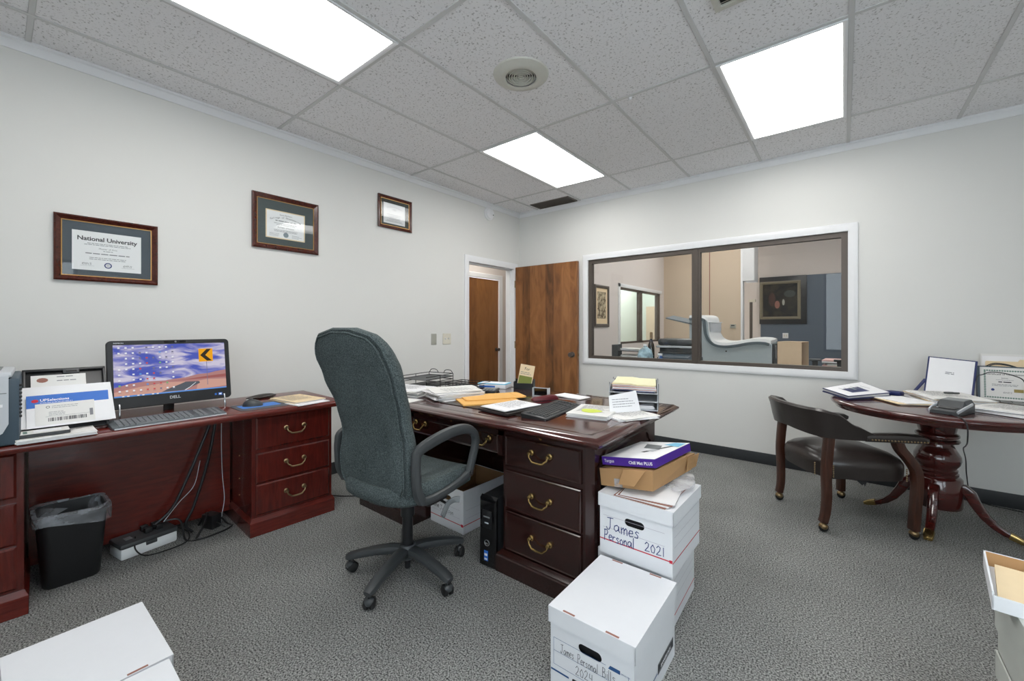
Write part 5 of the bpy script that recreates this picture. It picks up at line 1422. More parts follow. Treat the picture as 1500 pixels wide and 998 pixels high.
# ================================================================== GREEN-GREY OFFICE CHAIR (local +x is forward)
CHA = 95
t = OC = thing('office_chair', 'blue grey fabric high-back office chair on castors', 'chair', (1.627, -3.018, 0), CHA)
for k, aw in enumerate((217, 289, 1, 73, 145)):
    a = math.radians(aw - CHA); c, s_ = math.cos(a), math.sin(a)
    q = local(t)
    P = [(r * c, r * s_, z) for r, z in ((.02, .118), (.08, .122), (.16, .112), (.24, .095), (.285, .083), (.305, .076))]
    q.sweep(P, [(.062, .05), (.06, .046), (.056, .042), (.052, .038), (.05, .034), (.036, .026)], M['arm_pl'], rnd=.42); lg = q.build('base_leg')
    q = local(t); b = a + [.9, .4, -.3, .8, 2.2][k]; cb, sb = math.cos(b), math.sin(b); cx, cy = .292 * c, .292 * s_
    q.cyl((cx, cy, .04), (cx, cy, .075), .006, M['black_pl'], n=10)
    for sd in (-1, 1):
        p0 = Vector((cx - .012 * cb - sb * sd * .005, cy - .012 * sb + cb * sd * .005, .0255)); p1 = Vector((cx - .012 * cb - sb * sd * .024, cy - .012 * sb + cb * sd * .024, .0255))
        d_ = (p1 - p0)
        q.tube([p0, p0 + d_ * .15, p0 + d_ * .7, p1], [.022, .0255, .0255, .018], M['rubber'], 20)
    q.tube([Vector((cx - .004 * cb - sb * e, cy - .004 * sb + cb * e, .036)) for e in (-.02, -.008, .008, .02)], [.012, .02, .02, .012], M['arm_pl'], 14)
    cst = q.build('castor', lg)
q = local(t); q.lathe([(.001, .075), (.03, .075), (.045, .09), (.045, .135), (.036, .15), (.001, .15)], M['arm_pl']); q.build('hub')
q = local(t); q.lathe([(.001, .03), (.014, .03), (.014, .08), (.018, .08), (.026, .15), (.026, .29), (.034, .29), (.034, .42), (.001, .42)], M['black_pl']); q.build('gas_column')
q = local(t); q.box(-.13, .12, -.075, .075, .405, .45, M['black_pl'], .012); q.box(-.2, .02, -.04, .04, .41, .43, M['black_pl'], .006); q.build('mechanism')
q = local(t); q.tube([(.02, -.06, .42), (.03, -.16, .405), (.03, -.23, .392)], .006, M['black_pl'])
q.sweep(spline([(.075, -.275, .405), (.055, -.262, .408), (.035, -.243, .394), (.02, -.238, .372), (-.01, -.245, .348)]), (.030, .012), M['grey_pl'], up=(0, 1, 0), rnd=.45); q.build('tilt_lever')
# seat cushion
q = local(t)
def seat_out(k, x_sh=0.0):
    out = []
    for j in range(40):
        a = 2 * PI * j / 40
        ca, sa = math.cos(a), math.sin(a); n_ = 3.4
        rx = .275; ry = .255
        x = rx * math.copysign(abs(ca) ** (2 / n_), ca); y = ry * math.copysign(abs(sa) ** (2 / n_), sa)
        out.append(((x * k) + .02 + x_sh, y * k))
    return out
def seat_z(x, y, z):   # dished seat with a waterfall front
    return z - .035 * max(0, (x - .12) / .16) ** 2 + .02 * (y / .25) ** 2 * (1 if z > .47 else 0)
q.rings([[(x, y, seat_z(x, y, z)) for x, y in seat_out(k)] for k, z in ((.80, .435), (.93, .44), (.985, .455), (1.0, .475), (.985, .50), (.94, .517), (.8, .522), (.5, .512), (.2, .507))], M['fabric']); q.build('seat')
# backrest
def spine(z):   # rear surface x at height z
    return interp([(.40, -.20), (.50, -.215), (.62, -.222), (.72, -.215), (.85, -.245), (1.0, -.30), (1.12, -.35), (1.22, -.385)], z)
def back_w(z):
    return interp([(.40, .17), (.435, .16), (.47, .215), (.52, .238), (.60, .24), (.70, .228), (.78, .222), (.88, .232), (1.0, .25), (1.09, .25), (1.15, .235), (1.19, .205), (1.215, .15), (1.225, .07)], z)
def back_outline(inset):
    zs = [.435 + .79 * i / 30 for i in range(31)]
    L, R = [], []
    for z in zs:
        w = max(.01, back_w(z) - inset); zz = .8125 + (z - .8125) * (1 - inset / .42)
        R.append((-w, zz)); L.append((w, zz))
    return R + L[::-1]
def back_ring(inset, dx, ro=0.0):
    return [(spine(z) + dx - ro * (y / .25) ** 2 + .0, y, z) for y, z in back_outline(inset)]
q = local(t)
q.rings([back_ring(.10, -.012), back_ring(.045, -.010), back_ring(.026, -.004), back_ring(.022, .012), back_ring(.03, .02)], M['fabric']); q.build('back_panel')
q = local(t)
def bulge(z): return .025 * math.exp(-((z - .62) / .1) ** 2) + .02 * math.exp(-((z - 1.1) / .1) ** 2)
q.rings([back_ring(.05, .008), back_ring(.008, .010), back_ring(.0, .022), back_ring(.0, .045), back_ring(.012, .068)] + [[(x + bulge(z), y, z) for x, y, z in back_ring(i, d_)] for i, d_ in ((.04, .082), (.09, .085), (.16, .078))], M['fabric']); q.build('backrest')
q = local(t); q.tube([back_ring(.020, -.002)[i % 62] for i in range(63)], .0045, M['fabric'], 6); q.build('welt')
for sd in (-1, 1):
    y = sd * .272
    q = local(t)
    P = spline([(-.165, y, .475), (-.192, y, .53), (-.20, y, .60), (-.2, y, .66), (-.185, y, .698), (-.10, y, .722), (.02, y, .738), (.12, y, .732), (.185, y, .70), (.20, y, .65), (.178, y, .58), (.15, y, .515)], 5)
    n = len(P)
    q.sweep(P, [(.042 + .012 * math.sin(PI * min(1, max(0, (i / n - .3) / .4))), .034) for i in range(n)], M['arm_pl'], up=(0, 1, 0), rnd=.45)
    q.build('armrest')
    q = local(t); P = spline([(-.195, y, .60), (-.19, y * .99, .52), (-.16, y * .97, .475), (-.08, y * .95, .462), (.06, y * .97, .478), (.155, y, .512)], 5)
    q.sweep(P, (.036, .034), M['arm_pl'], up=(0, 1, 0), rnd=.4); q.cyl((.15, y * .97, .513), (.15, y * 1.06, .513), .016, M['chrome']); q.box(-.12, .0, min(y * .6, y * .97), max(y * .6, y * .97), .436, .452, M['black_pl']); q.build('arm_bracket')

# ================================================================== ROUND TABLE
TC = (3.78, -.625)
TT = .745
t = RT = thing('round_table', 'round mahogany pedestal table with brass-tipped legs', 'table', (TC[0], TC[1], 0), 0)
q = local(t); q.lathe([(.001, .70), (.46, .70), (.475, .70), (.478, .69), (.50, .69), (.503, .70), (.507, .706), (.518, .712), (.526, .722), (.527, .73), (.522, .738), (.512, .743), (.50, .745), (.001, .745)], M['table_wood'], n=96); q.build('top')
q = local(t); q.lathe([(.001, .12), (.11, .12), (.114, .13), (.114, .295), (.106, .305), (.092, .312), (.097, .32), (.097, .328), (.088, .334), (.093, .342), (.093, .35), (.085, .356), (.09, .366), (.103, .385), (.11, .41), (.107, .435), (.094, .46), (.08, .485), (.074, .505), (.074, .512), (.1, .518), (.104, .526), (.1, .534), (.082, .538), (.082, .544), (.1, .55), (.102, .56), (.098, .568), (.085, .575), (.09, .60), (.1, .65), (.105, .69), (.001, .69)], M['table_wood'], n=56); q.build('pedestal')
for k, aw in enumerate((257, 347, 167, 77)):
    a = math.radians(aw); c, s_ = math.cos(a), math.sin(a)
    prof = [(.085, .245, .05), (.115, .25, .055), (.14, .225, .056), (.165, .17, .052), (.2, .11, .044), (.24, .068, .036), (.275, .045, .03), (.30, .034, .027)]
    q = local(t)
    q.sweep([(r * c, r * s_, z) for r, z, h in prof], [(.052 - .012 * (i / 7), h) for i, (r, z, h) in enumerate(prof)], M['table_wood'], rnd=.2)
    for off in (-.013, 0, .013):
        q.sweep([(r * c - s_ * off, r * s_ + c * off, z + h / 2 * (.95)) for r, z, h in prof[2:]], (.006, .006), M['table_wood'], rnd=.4)
    lg = q.build('leg')
    q = local(t); q.sweep([(r * c, r * s_, z) for r, z in ((.292, .038), (.315, .03), (.338, .02), (.352, .014))], [(.046, .036), (.046, .034), (.044, .028), (.036, .018)], M['brass'], rnd=.25); q.build('brass_toe', lg, label='brass toe cap')

# ================================================================== CAPTAIN'S CHAIR (local +x forward, right = -y)
t = CC = thing('captains_chair', 'dark leather captain chair with walnut legs on casters at the round table', 'chair', (3.29, -.88, 0), 35)
q = local(t)
def cs_out(k):
    out = []
    for j in range(44):
        a = 2 * PI * j / 44; ca, sa = math.cos(a), math.sin(a)
        x = .265 * math.copysign(abs(ca) ** .55, ca); y = .26 * math.copysign(abs(sa) ** .55, sa)
        out.append((x * k + .005, y * k * (1 + .42 * x)))
    return out
q.rings([[(x, y, z) for x, y in cs_out(k)] for k, z in ((.93, .318), (.97, .32), (.985, .35), (.99, .39), (.985, .41), (.94, .432), (.82, .455), (.6, .474), (.3, .483), (.06, .485))], M['leather']); 
q.build('seat')
q = local(t)
def nails(q, pts, r=.0045, flat=None):
    for p in pts: q.ball(p, r, M['old_brass'], 8, 4)
for (lx, ly, dx, dy) in ((-.258, -.19, 0, 1), (-.185, -.243, 1, 0), (.19, -.288, -1, 0), (.27, -.24, 0, 1)):
    nails(q, [(lx + dx * .0, ly, .335 + .011 * i) for i in range(7)])
q.build('nailhead_trim')
q = local(t); R_ = random.Random(2)
q.box(-.2, .22, -.2, .2, .308, .318, M['hole'])
for k, (x, y, w, h) in enumerate(((-.02, -.18, .09, .045), (.03, -.16, .05, .06), (-.16, -.14, .05, .05), (.1, -.15, .06, .03))):
    q.add([(x, y, .31), (x + w, y + .01, .31), (x + w * .9, y + .01, .31 - h * .5), (x + w * .5, y, .31 - h), (x + w * .25, y, .31 - h * .55)], [(0, 1, 2, 3, 4)], M['hole'])
q.build('torn_dust_cover', smooth=0)
plan = spline([(.02, -.272, 0), (-.10, -.274, 0), (-.2, -.262, 0), (-.262, -.205, 0), (-.288, -.1, 0), (-.292, 0, 0), (-.288, .1, 0), (-.262, .205, 0), (-.2, .262, 0), (-.10, .274, 0), (.02, .272, 0)], 6)
q = local(t); n = len(plan)
rs = []
for i, (x, y, _) in enumerate(plan):
    u = abs(i / (n - 1) - .5) * 2
    top = interp([(0, .745), (.45, .742), (.62, .725), (.8, .655), (1.0, .603)], u); bot = interp([(0, .585), (.6, .57), (1, .562)], u)
    p = Vector((x, y, 0)); a = Vector(plan[max(i - 1, 0)]); b = Vector(plan[min(i + 1, n - 1)]); tg = (b - a).normalized(); nr = Vector((tg.y, -tg.x, 0))   # outward
    if nr.dot(Vector((x, y, 0))) < 0: nr = -nr
    lean_ = .045 * max(0, 1 - u)
    sec = [(-.016, 0), (.016, 0), (.02, .3), (.022, .75), (.026, .93), (.012, 1.0), (-.014, .99), (-.024, .9), (-.022, .7), (-.02, .3)]
    rs.append([tuple(p + nr * (o + lean_ * z) + Vector((0, 0, bot + (top - bot) * z))) for o, z in sec])
q.rings(rs, M['leather']); q.build('backrest')
for sd in (-1, 1):
    q = local(t)
    P = [(-.03, sd * .272, .58), (.06, sd * .283, .584), (.16, sd * .298, .586), (.24, sd * .308, .584), (.275, sd * .31, .578)]
    q.sweep(P, [(.05, .044), (.062, .048), (.07, .05), (.072, .046), (.05, .026)], M['leather'], rnd=.28)
    nails(q, [(-.01 + .0155 * i, sd * (.2755 + .0275 + .0021 * i + .006 * min(1, i / 7)), .574) for i in range(18)], .0052)
    q.build('armrest')
    # rear leg rises to carry the back, front leg is S-curved up to the arm
    for nm, pts in (('rear', [(-.205, .235, .575), (-.215, .237, .47), (-.222, .236, .36), (-.218, .234, .22), (-.222, .23, .12), (-.235, .228, .058)]), ('front', [(.13, .292, .57), (.15, .292, .52), (.20, .295, .455), (.232, .298, .39), (.236, .298, .3), (.23, .294, .18), (.225, .29, .056)])):
        P = spline([(x, sd * y, z) for x, y, z in pts], 5)
        q = local(t); q.sweep(P, [(.05 - (.014 if nm == 'rear' else .004) * i / len(P), .046 - .006 * i / len(P)) for i in range(len(P))], M['chair_wood'], up=(1, 0, 0), rnd=.12); lg = q.build('leg', smooth=30)
        ex, ey, ez = pts[-1]; ey *= sd
        q = local(t); q.cyl((ex, ey, ez - .01), (ex, ey, ez + .004), .013, M['old_brass'], n=14); q.ball((ex + .004, ey, .027), (.027, .02, .027), M['rubber'], 18, 12); q.ball((ex + .002, ey, .034), (.024, .024, .022), M['old_brass'], 18, 10); q.build('caster', lg)
q = local(t); q.box(-.2, -.17, -.235, .235, .545, .572, M['chair_wood'], .004); q.build('back_rail')

# ================================================================== THINGS ON THE ROUND TABLE
t = thing('ring_binder', 'blue-edged white certificate binder lying on the left of the round table', 'binder', (3.40, -.58, TT), 0)
A3, B3, C3, D3 = (3.205, -.55), (3.35, -.80), (3.575, -.52), (3.43, -.26)
q = MB(t)
def quad_at(zs, i=0.0):
    cxx = sum(p[0] for p in (A3, B3, C3, D3)) / 4; cyy = sum(p[1] for p in (A3, B3, C3, D3)) / 4
    return [(cxx + (p[0] - cxx) * (1 - i), cyy + (p[1] - cyy) * (1 - i), z) for p, z in zip((A3, B3, C3, D3), zs)]
q.hexa(quad_at((TT + .012, TT + .004, TT + .012, TT + .03)), quad_at((TT + .02, TT + .012, TT + .02, TT + .045)), M['navy']); q.build('back_cover', smooth=0)
q = MB(t); q.hexa(quad_at((TT + .0205, TT + .0125, TT + .0205, TT + .0455), .05), quad_at((TT + .034, TT + .022, TT + .034, TT + .066), .05), M['paper2']); q.build('pages', smooth=0)
q = MB(t); q.hexa(quad_at((TT + .035, TT + .023, TT + .035, TT + .067)), quad_at((TT + .04, TT + .028, TT + .04, TT + .072)), M['navy'])
top = quad_at((TT + .0406, TT + .0286, TT + .0406, TT + .0726), .04); q.add(top, [(0, 1, 2, 3)], M['paper'])
q.build('front_cover', smooth=0)
q = MB(t)
a, b, c, d_ = [Vector(p) for p in top]
up_ = Vector((0, 0, .0006))
for k in range(6):
    v_ = .25 + .1 * k; p0 = a + (b - a) * (.2 + .05 * (k % 3)) + (d_ - a) * v_ + (c - b - d_ + a) * v_ * .2 + up_; q.quad(p0, (b - a) * (.3 + .06 * (k % 2)), (d_ - a) * .012, M['ink'])
p0 = a + (b - a) * .4 + (d_ - a) * .42 + up_ * 1.3; q.quad(p0, (b - a) * .2, (d_ - a) * .06, M['silver_ink'])
q.build('certificate_print', smooth=0)
t = thing('navy_folder', 'rolled navy blue folder between binder and the paper pile', 'folder', (3.60, -.44, TT), 0)
q = MB(t); q.obox(3.60, -.43, TT + .012, TT + .042, .085, .06, -28, M['navy'], .008); q.build('cover')
t, z = paper_pile('paper_stack', 'buff folders and papers fanned on the table under the blue folder', 'folders', 3.62, -.66, TT, .20, .28, 28, 4, .004, [M['buff'], M['paper'], M['buff'], M['paper']], seed=61, jit=.02, ja=10, prn=False)
t, z = paper_pile('paper_stack', 'wide pile of white documents in the middle of the round table', 'papers', 3.85, -.44, TT, .28, .38, 14, 10, .0042, [M['paper'], M['paper2'], M['paper'], M['buff']], seed=62, jit=.02, ja=6)
t, z2 = paper_pile('paper_stack', 'white paper pile at the right edge of the photo on the round table', 'papers', 4.10, -.70, TT + .0, .30, .40, -32, 7, .0045, [M['paper'], M['paper2'], M['navy_pl'], M['paper']], seed=63, jit=.015, ja=5) if False else paper_pile('paper_stack', 'white paper pile at the right edge of the photo on the round table', 'papers', 4.06, -.76, TT, .25, .30, -34, 7, .0042, [M['grey_pl'], M['paper'], M['paper2'], M['paper']], seed=63, jit=.012, ja=4)
t = thing('binder_clip', 'small dark clip lying on the white documents', 'clip', (3.88, -.37, z + .001), 20)
q = local(t); q.box(-.04, .04, -.006, .006, 0, .01, M['arm_pl'], .003); q.build('clamp')
q = local(t); q.tube(spline([(-.02, .006, .005), (-.02, .03, .008), (.02, .03, .008), (.02, .006, .005)]), .0015, M['chrome'], 6); q.build('wire_lever')
# card reader
t = thing('card_reader', 'grey and black desktop card reader at the table front edge', 'card reader', (3.80, -.945, TT), -28)
q = local(t)
w_, l_r = .062, .095
q.rings([[(-w_ * k, y, .002), (w_ * k, y, .002), (w_ * k, y, h * .7), (w_ * .8 * k, y, h), (-w_ * .8 * k, y, h), (-w_ * k, y, h * .7)] for y, h, k in ((-.10, .02, .9), (-.085, .03, 1), (-.02, .036, 1), (.0, .07, 1), (.085, .075, 1), (.1, .066, .93))], M['arm_pl']); q.build('body', smooth=20)
q = local(t); q.hexa([(-.047, .012, .0708), (.047, .012, .0708), (.047, .082, .0752), (-.047, .082, .0752)], [(-.045, .014, .073), (.045, .014, .073), (.045, .08, .077), (-.045, .08, .077)], M['grey_pl']); q.build('display_cover')
q = local(t)
for sd in (-1, 1): q.sweep([(sd * .058, -.098, .018), (sd * .062, -.06, .03), (sd * .062, .0, .042), (sd * .061, .06, .052)], (.008, .016), M['silver'], rnd=.4)
q.build('silver_band')
q = local(t); q.hexa([(-.04, -.085, .0325), (.04, -.085, .0325), (.04, -.012, .036), (-.04, -.012, .036)], [(-.04, -.085, .034), (.04, -.085, .034), (.04, -.012, .038), (-.04, -.012, .038)], M['gloss_black']); q.build('scan_window')
q = MB(); q.tube(spline([(3.76, -1.00, TT + .006), (3.785, -1.06, TT + .006), (3.81, -1.135, TT + .002), (3.825, -1.158, TT - .03), (3.83, -1.13, .63), (3.86, -.9, .56), (3.92, -.45, .45), (3.97, -.2, .33), (3.99, -.1, .2), (4.02, -.04, .06), (4.1, -.03, .006), (4.25, -.06, .004)], 8), .0032, M['black_pl'], 8)
tag(q.build('cable'), 'thin black cable hanging from the card reader behind the table', 'cable')
# open certificate folder standing behind
t = thing('certificate_folder', 'open navy certificate folder standing upright with a white sheet', 'certificate folder', (3.88, -.235, TT), -3)
LMc = Matrix.Translation((0, -.01, .012)) @ Matrix.Rotation(math.radians(-14), 4, 'X') @ Matrix.Rotation(math.radians(6), 4, 'Y')
q = MB(None, LMc); q.root = t; q.box(-.118, .118, 0, .008, 0, .262, M['navy'], .002, 1); q.build('cover')
q = MB(None, LMc); q.root = t; q.box(-.11, .106, -.0015, 0, .004, .255, M['paper']); q.lines((-.03, -.0022, .16), X_, Z_, .05, 2, .01, .005, M['ink'], .8, True); q.build('sheet', smooth=0)
q = local(t); q.sweep([(-.178, .0, .005), (-.15, .012, .045), (-.105, .035, .115)], (.03, .006), M['navy'], up=(0, 0, 1), rnd=.1); q.build('strut')
# wire organiser with certificate and folders
t = thing('wire_file_holder', 'dark wire file holder with arched dividers at the right edge', 'file holder', (4.118, -.19, TT), -4)
q = local(t)
for y, h, xo in ((-.065, .19, 0), (.05, .235, .03), (.085, .24, .03)):
    q.tube(spline([(-.1 + xo, y, .004), (-.1 + xo, y, h * .76), (-.075 + xo, y, h * .9), (-.03 + xo, y, h), (.05 + xo, y, h * .92), (.1 + xo, y, h * .7), (.1 + xo, y, .004)], 6), .003, M['black_pl'], 6)
for x in (-.1, .1): q.cyl((x, -.07, .004), (x, .09, .004), .003, M['black_pl'], n=6)
for x in (-.05, 0, .05): q.cyl((x, -.07, .004), (x, .06, .004), .002, M['black_pl'], n=6)
q.build('wire_frame')
t2 = thing('certificate', 'green-bordered certificate on a blue backing standing in the wire holder', 'certificate', (4.135, -.215, TT + .0065), -4)
LMd = Matrix.Rotation(math.radians(-9), 4, 'X')
q = MB(None, LMd); q.root = t2; q.box(-.118, .118, .003, .012, 0, .22, M['navy'] if False else M['navy_pl'], .002, 1); q.build('backing', label='blue backing folder')
q = MB(None, LMd); q.root = t2; q.box(-.1, .115, 0, .0025, .0, .212, M['paper2']); y = -.0005
R_ = random.Random(8)
for a, b, c, e in ((-.084, .1, .186, .196), (-.084, .1, .012, .02), (-.084, -.076, .012, .196), (.092, .1, .012, .196)):
    n_x = max(1, int((b - a) / .011)); n_z = max(1, int((e - c) / .011))
    for i in range(n_x):
        for j in range(n_z):
            q.add([(a + .0055 + .011 * i + .005 * math.cos(k * PI / 4), y, c + .005 + .011 * j + .005 * math.sin(k * PI / 4)) for k in range(8)], [tuple(range(8))], M['green_ink'])
q.text('Certificate of Completion', (.008, y, .163), X_, Z_, .0155, M['dark_ink'], 'CENTER', bold=.01)
q.text('James', (.008, y, .14), X_, Z_, .012, M['dark_ink'], 'CENTER'); q.lines((-.03, y, .13), X_, Z_, .075, 1, .01, .002, M['ink'])
q.lines((-.02, y, .115), X_, Z_, .055, 1, .01, .006, M['dark_ink'], 1); q.lines((-.06, y, .1), X_, Z_, .135, 2, .008, .003, M['ink'], .8, True)
ring = [(-.045 + .008 * math.cos(k * PI / 6), y, .066 + .008 * math.sin(k * PI / 6)) for k in range(12)]; q.add(ring, [tuple(range(12))], M['pen_blue'])
q.quad((.045, y, .055), (.04, 0, 0), (0, 0, .02), M['seal_gold']); q.pen('enes', (0, y, .045), X_, Z_, .018, .001, M['dark_ink']); q.build('sheet', smooth=0)
t2 = thing('folder_stack', 'white and buff file folders standing at the back of the wire holder', 'folders', (4.18, -.14, TT + .0065), -2)
LMe = Matrix.Rotation(math.radians(-6), 4, 'X')
for k, (x0, x1, h, m_) in enumerate(((-.12, .15, .30, M['paper2']), (-.115, .15, .285, M['paper']), (-.10, .15, .25, M['buff']), (-.105, .15, .245, M['buff']))):
    q = MB(None, LMe); q.root = t2; y = .05 - .012 * k; q.box(x0, x1, y, y + .003, .0, h, m_)
    if k >= 2: q.hexa([(-.02 + .03 * k, y, h), (.10, y, h), (.10, y + .002, h), (-.02 + .03 * k, y + .002, h)], [(-.01 + .03 * k, y, h + .014), (.09, y, h + .014), (.09, y + .002, h + .014), (-.01 + .03 * k, y + .002, h + .014)], m_)
    q.build('folder', smooth=0)

# ================================================================== OFFICE BEYOND THE WINDOW
t = thing('framed_print', 'framed sepia landscape print on the office wall behind the window, far left', 'framed picture', (0, 2.36, 1.595), 90)
q = local(t)
hx, hz = .275, .365
cs_ = [[(sx * (hx - a), d_, sz * (hz - a)) for a, d_ in ((0, 0), (0, -.022), (.02, -.03), (.05, -.02), (.055, 0))] for sx, sz in ((-1, -1), (1, -1), (1, 1), (-1, 1))]
q.rings(cs_, M['bronze'], loop=True); q.build('frame', smooth=20)
q = local(t); q.box(-hx + .04, hx - .04, -.006, 0, -hz + .04, hz - .04, M['buff']); q.build('mat_board')
q = local(t); q.box(-.16, .16, -.0075, -.006, -.22, .25, M['sepia_light']); q.build('print')
t = thing('framed_painting', 'dark framed painting on the slate wall of the office', 'framed picture', (2.235, 6.955, 1.84), 0)
q = local(t); hx, hz = .455, .545
q.box(-hx, hx, -.03, 0, -hz, hz, M['black_pl'], .006); q.build('surround')
q = local(t); cs_ = [[(sx * (hx - .06 - a) - .05, d_, sz * (hz - .11 - a)) for a, d_ in ((0, -.03), (0, -.05), (.03, -.058), (.06, -.045), (.062, -.03))] for sx, sz in ((-1, -1), (1, -1), (1, 1), (-1, 1))]
q.rings(cs_, M['art_frame'], loop=True); q.build('frame', smooth=20)
q = local(t); q.box(-hx + .07, hx - .17, -.034, -.03, -hz + .17, hz - .17, M['dark_art'])
q.ball((-.10, -.036, -.1), (.05, .002, .09), M['slot'], 14, 8); q.ball((.02, -.036, -.05), (.025, .002, .07), M['putty_pl'], 12, 8); q.ball((-.2, -.036, .02), (.07, .002, .16), M['chair_wood'], 12, 8); q.ball((.14, -.036, .14), (.11, .002, .08), M['mat_green'], 12, 8); q.build('canvas')
t = thing('thermostat', 'small thermostat box on the beige office wall', 'thermostat', (1.475, OY1, 1.245), 0)
q = local(t); q.box(-.055, .055, -.03, 0, -.04, .04, M['putty_pl'], .006); q.build('case')
q = local(t); q.box(-.035, .03, -.034, -.03, .002, .026, M['black_pl']); q.build('display')
t = thing('office_counter', 'dark counter along the office side of the window', 'counter', (2.0, .55, 0), 0)
q = MB(t); q.box(.35, 4.2, .16, .95, .755, .785, M['mahogany'], .004); q.build('counter_top')
for x in (.4, 2.2, 4.1):
    q = MB(t); q.box(x, x + .04, .2, .92, 0, .755, M['mahogany']); q.build('support_panel')
CT = .7855
# large moulded machine
t = thing('mailing_machine', 'pale blue grey curved machine with a swooping top behind the window', 'machine', (1.9, 3.3, 0), 0)
prof = [(1.30, 1.425), (1.42, 1.425), (1.53, 1.41), (1.585, 1.36), (1.60, 1.24), (1.615, 1.13), (1.66, 1.035), (1.74, .985), (1.86, .975), (2.0, .995), (2.15, 1.03), (2.28, 1.045), (2.40, 1.04), (2.47, 1.02)]
def mprof(z_off, z_bot): return None
q = MB(t)
top = spline([(x, 0, z) for x, z in prof], 5)
front = [(x, z) for x, _, z in top]
poly_ = [(x, z - .055) for x, z in front] + [(2.48, .95), (2.48, 0), (1.30, 0)]
q.rings([[(x, y, z) for x, z in poly_] for y in (3.0, 3.8)], M['machine']); q.build('body')
q = MB(t)
rs = []
for k, (x, z) in enumerate(front):
    a_ = Vector(front[max(k - 1, 0)]); b_ = Vector(front[min(k + 1, len(front) - 1)]); tg = (b_ - a_).normalized(); nx, nz = -tg.y, tg.x
    rs.append([(x - nx * d2, yy, z - nz * d2) for d2, yy in ((.085, 2.995), (.08, 2.97), (.045, 2.97), (.04, 2.995))])
q.rings(rs, M['machine_band']); q.build('trim_band', label='grey band following the curve')
q = MB(t)
rs = [[(x, 2.985, z - .05), (x, 3.01, z), (x, 3.78, z + .015), (x, 3.81, z - .03)] for x, z in front]; q.rings(rs, M['machine_white']); q.build('top_shell')
q = MB(t); q.box(1.585, 1.635, 3.03, 3.74, 1.15, 1.30, M['silver'], .008); q.box(1.56, 1.65, 3.02, 3.76, 1.30, 1.312, M['machine_white'], .004); q.build('paper_slot')
q = MB(t); q.X = q.X @ Matrix.Translation((1.86, 2.999, .84)) @ Matrix.Rotation(PI / 2, 4, 'X'); q.lathe([(.001, 0), (.012, 0), (.012, .003), (.001, .003)], M['arm_pl'], n=14); q.build('keyhole')
q = MB(t); q.hexa([(.91, 2.98, 1.372), (1.40, 2.98, 1.25), (1.40, 3.4, 1.30), (.91, 3.4, 1.42)], [(.91, 2.98, 1.388), (1.40, 2.98, 1.275), (1.40, 3.4, 1.325), (.91, 3.4, 1.436)], M['machine_band']); q.box(1.34, 1.42, 2.99, 3.05, 1.16, 1.27, M['navy_pl']); q.build('feed_tray')
q = MB(t); q.box(2.48, 2.5, 3.05, 3.55, .6, .97, M['arm_pl'], .006); q.cyl((2.52, 3.1, .75), (2.52, 3.1, .95), .008, M['chrome']); q.build('side_cover')
# counter items
t = thing('paper_sorter', 'black two-shelf paper sorter on the counter behind the window', 'letter tray', (1.30, .55, CT), 0)
q = local(t); q.box(-.19, -.11, -.135, -.125, 0, .225, M['arm_pl']); q.box(-.19, -.175, -.13, .13, 0, .225, M['arm_pl']); q.box(.175, .185, -.13, .13, 0, .17, M['black_pl'])
for z in (.07, .15): q.box(-.18, .18, -.13, .13, z, z + .006, M['black_pl'])
q.build('frame')
for z, a, lb in ((.0765, 4, 'papers on the lower shelf of the black sorter'), (.1565, -6, 'papers on the upper shelf of the black sorter')):
    paper_pile('paper_stack', lb, 'papers', 1.335, .56, CT + z, .25, .21, a, 4, .006, seed=int(z * 1000), jit=.012, ja=6, prn=False, curl=.05)
t = thing('wine_bottle', 'dark bottle with gold neck foil behind the window', 'bottle', (1.565, .50, CT), 0)
q = local(t); q.lathe([(.001, 0), (.036, 0), (.038, .01), (.038, .2), (.034, .235), (.017, .28), (.0145, .30), (.0145, .37), (.001, .37)], M['bottle'], n=28); q.build('bottle')
q = local(t); q.lathe([(.001, .30), (.0165, .305), (.016, .372), (.012, .382), (.001, .382)], M['old_brass'], n=20); q.build('foil_cap', label='gold foil cap')
t = thing('sanitizer_jug', 'pale blue liquid jug in front of the dark bottle', 'bottle', (1.545, .37, CT), 0)
q = local(t); q.lathe([(.001, 0), (.08, 0), (.086, .01), (.086, .12), (.07, .175), (.035, .205), (.02, .215), (.02, .225), (.001, .225)], M['bottle_blue'], n=30); q.build('jug')
q = local(t); q.lathe([(.001, .225), (.022, .225), (.022, .245), (.001, .245)], M['trim'], n=20); q.build('cap')
t = thing('spray_bottle', 'small blue trigger spray bottle beside the pale jug', 'spray bottle', (1.70, .44, CT), 0)
q = local(t); q.lathe([(.001, 0), (.03, 0), (.032, .01), (.03, .07), (.014, .1), (.014, .115), (.001, .115)], M['spray_blue'], n=20); q.build('bottle')
q = local(t); q.box(-.035, .02, -.012, .012, .115, .14, M['trim'], .005); q.hexa([(-.03, -.006, .075), (-.022, -.006, .075), (-.022, .006, .075), (-.03, .006, .075)], [(-.022, -.006, .118), (-.012, -.006, .118), (-.012, .006, .118), (-.022, .006, .118)], M['trim']); q.build('trigger_head')
t = thing('desk_printer', 'dark grey multifunction printer with paper trays behind the window', 'printer', (1.82, .72, CT), 0)
q = local(t); q.box(-.21, .21, -.16, .2, 0, .09, M['navy_pl'], .01); q.box(-.19, .17, -.17, -.12, .08, .15, M['black_pl'], .006); q.box(-.2, .2, -.1, .2, .09, .2, M['arm_pl'], .01); q.build('body')
q = local(t); q.box(-.23, .2, -.14, .2, .2, .225, M['silver'], .008); q.box(-.22, .18, -.12, .18, .225, .305, M['arm_pl'], .03); q.build('scanner_lid')
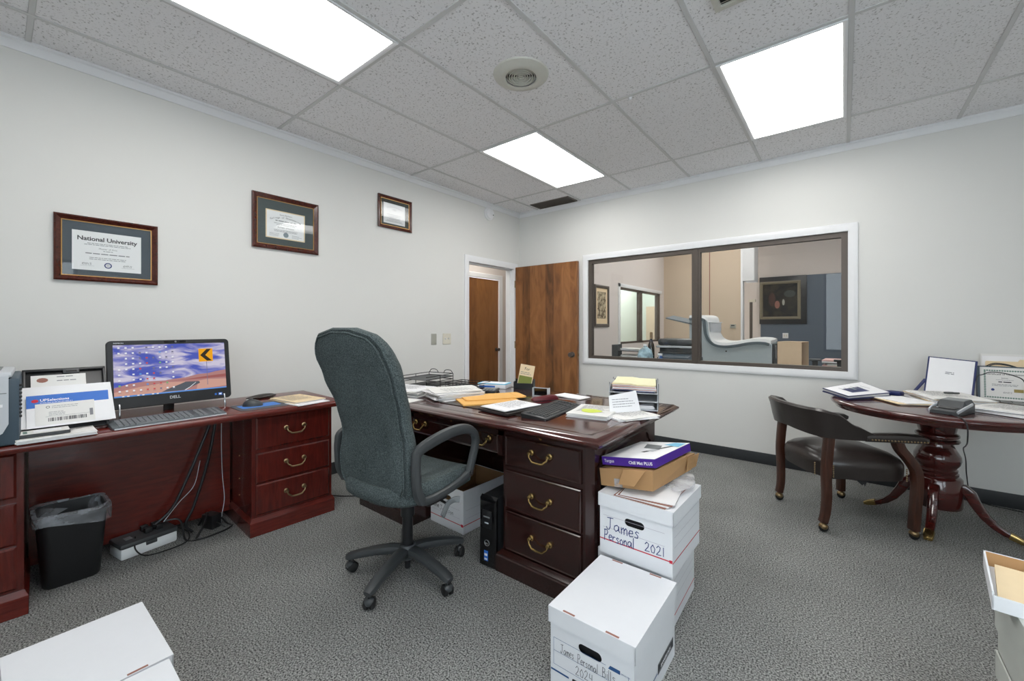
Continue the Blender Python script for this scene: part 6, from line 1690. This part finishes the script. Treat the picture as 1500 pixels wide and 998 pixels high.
q = local(t); q.hexa([(-.15, -.28, .05), (.2, -.28, .05), (.2, -.16, .06), (-.15, -.16, .06)], [(-.12, -.27, .10), (.17, -.27, .10), (.2, -.16, .14), (-.15, -.16, .14)], M['navy_pl']); q.build('output_tray')
t = thing('cardboard_box', 'open-sided tan cardboard carton on the counter behind the window', 'box', (2.94, .56, CT), -10)
q = local(t); w_, d_2, h_ = .10, .12, .30
q.box(-w_, w_, -d_2, -d_2 + .004, 0, h_, M['tan']); q.box(-w_, w_, d_2 - .004, d_2, 0, h_, M['tan']); q.box(-w_, -w_ + .004, -d_2, d_2, 0, h_, M['tan']); q.box(-w_, w_, -d_2, d_2, 0, .004, M['tan']); q.box(-w_, w_, -d_2, d_2, h_ - .004, h_, M['tan']); q.build('carton', smooth=0)
for k, (x, lb) in enumerate(((3.12, 'black tape dispenser nearest the tan carton behind the window'), (3.30, 'black tape dispenser farther from the tan carton, with a yellow base'))):
    t = thing('tape_dispenser', lb, 'tape dispenser', (x, .42, CT), 0, 'black dispensers on the counter')
    q = local(t); q.box(-.02, .02, -.03, .03, .0, .015, M['black_pl'] if k == 0 else M['sticky'], .003); q.hexa([(-.016, -.02, .015), (.016, -.02, .015), (.016, .02, .015), (-.016, .02, .015)], [(-.022, -.03, .13), (.022, -.03, .13), (.022, .03, .13), (-.022, .03, .13)], M['black_pl']); q.build('body')
    q = local(t); q.box(-.045, .045, -.03, .03, .13, .15, M['black_pl'] if k else M['arm_pl'], .006); q.build('head')
for k, (x, y, s_) in enumerate(((3.30, .75, 71), (3.62, .72, 72))):
    paper_pile('paper_stack', ['low pile of papers between the black dispensers behind the window', 'pile of papers at the right end of the office window'][k], 'papers', x, y, CT, .24, .30, 10 * k, 10, .013, [M['paper'], M['pink'], M['paper2'], M['grey_pl']], seed=s_, jit=.012, ja=5, prn=False)
t = thing('wall_outlet', 'white outlet plate low on the slate office wall', 'outlet', (2.29, 6.96, 1.03), 0)
q = local(t); q.box(-.055, .055, -.008, 0, -.06, .06, M['trim'], .003); q.build('plate')
q = local(t); q.box(-.03, -.01, -.012, -.006, -.025, .025, M['cream_pl']); q.box(.01, .03, -.012, -.006, -.025, .025, M['cream_pl']); q.build('sockets')
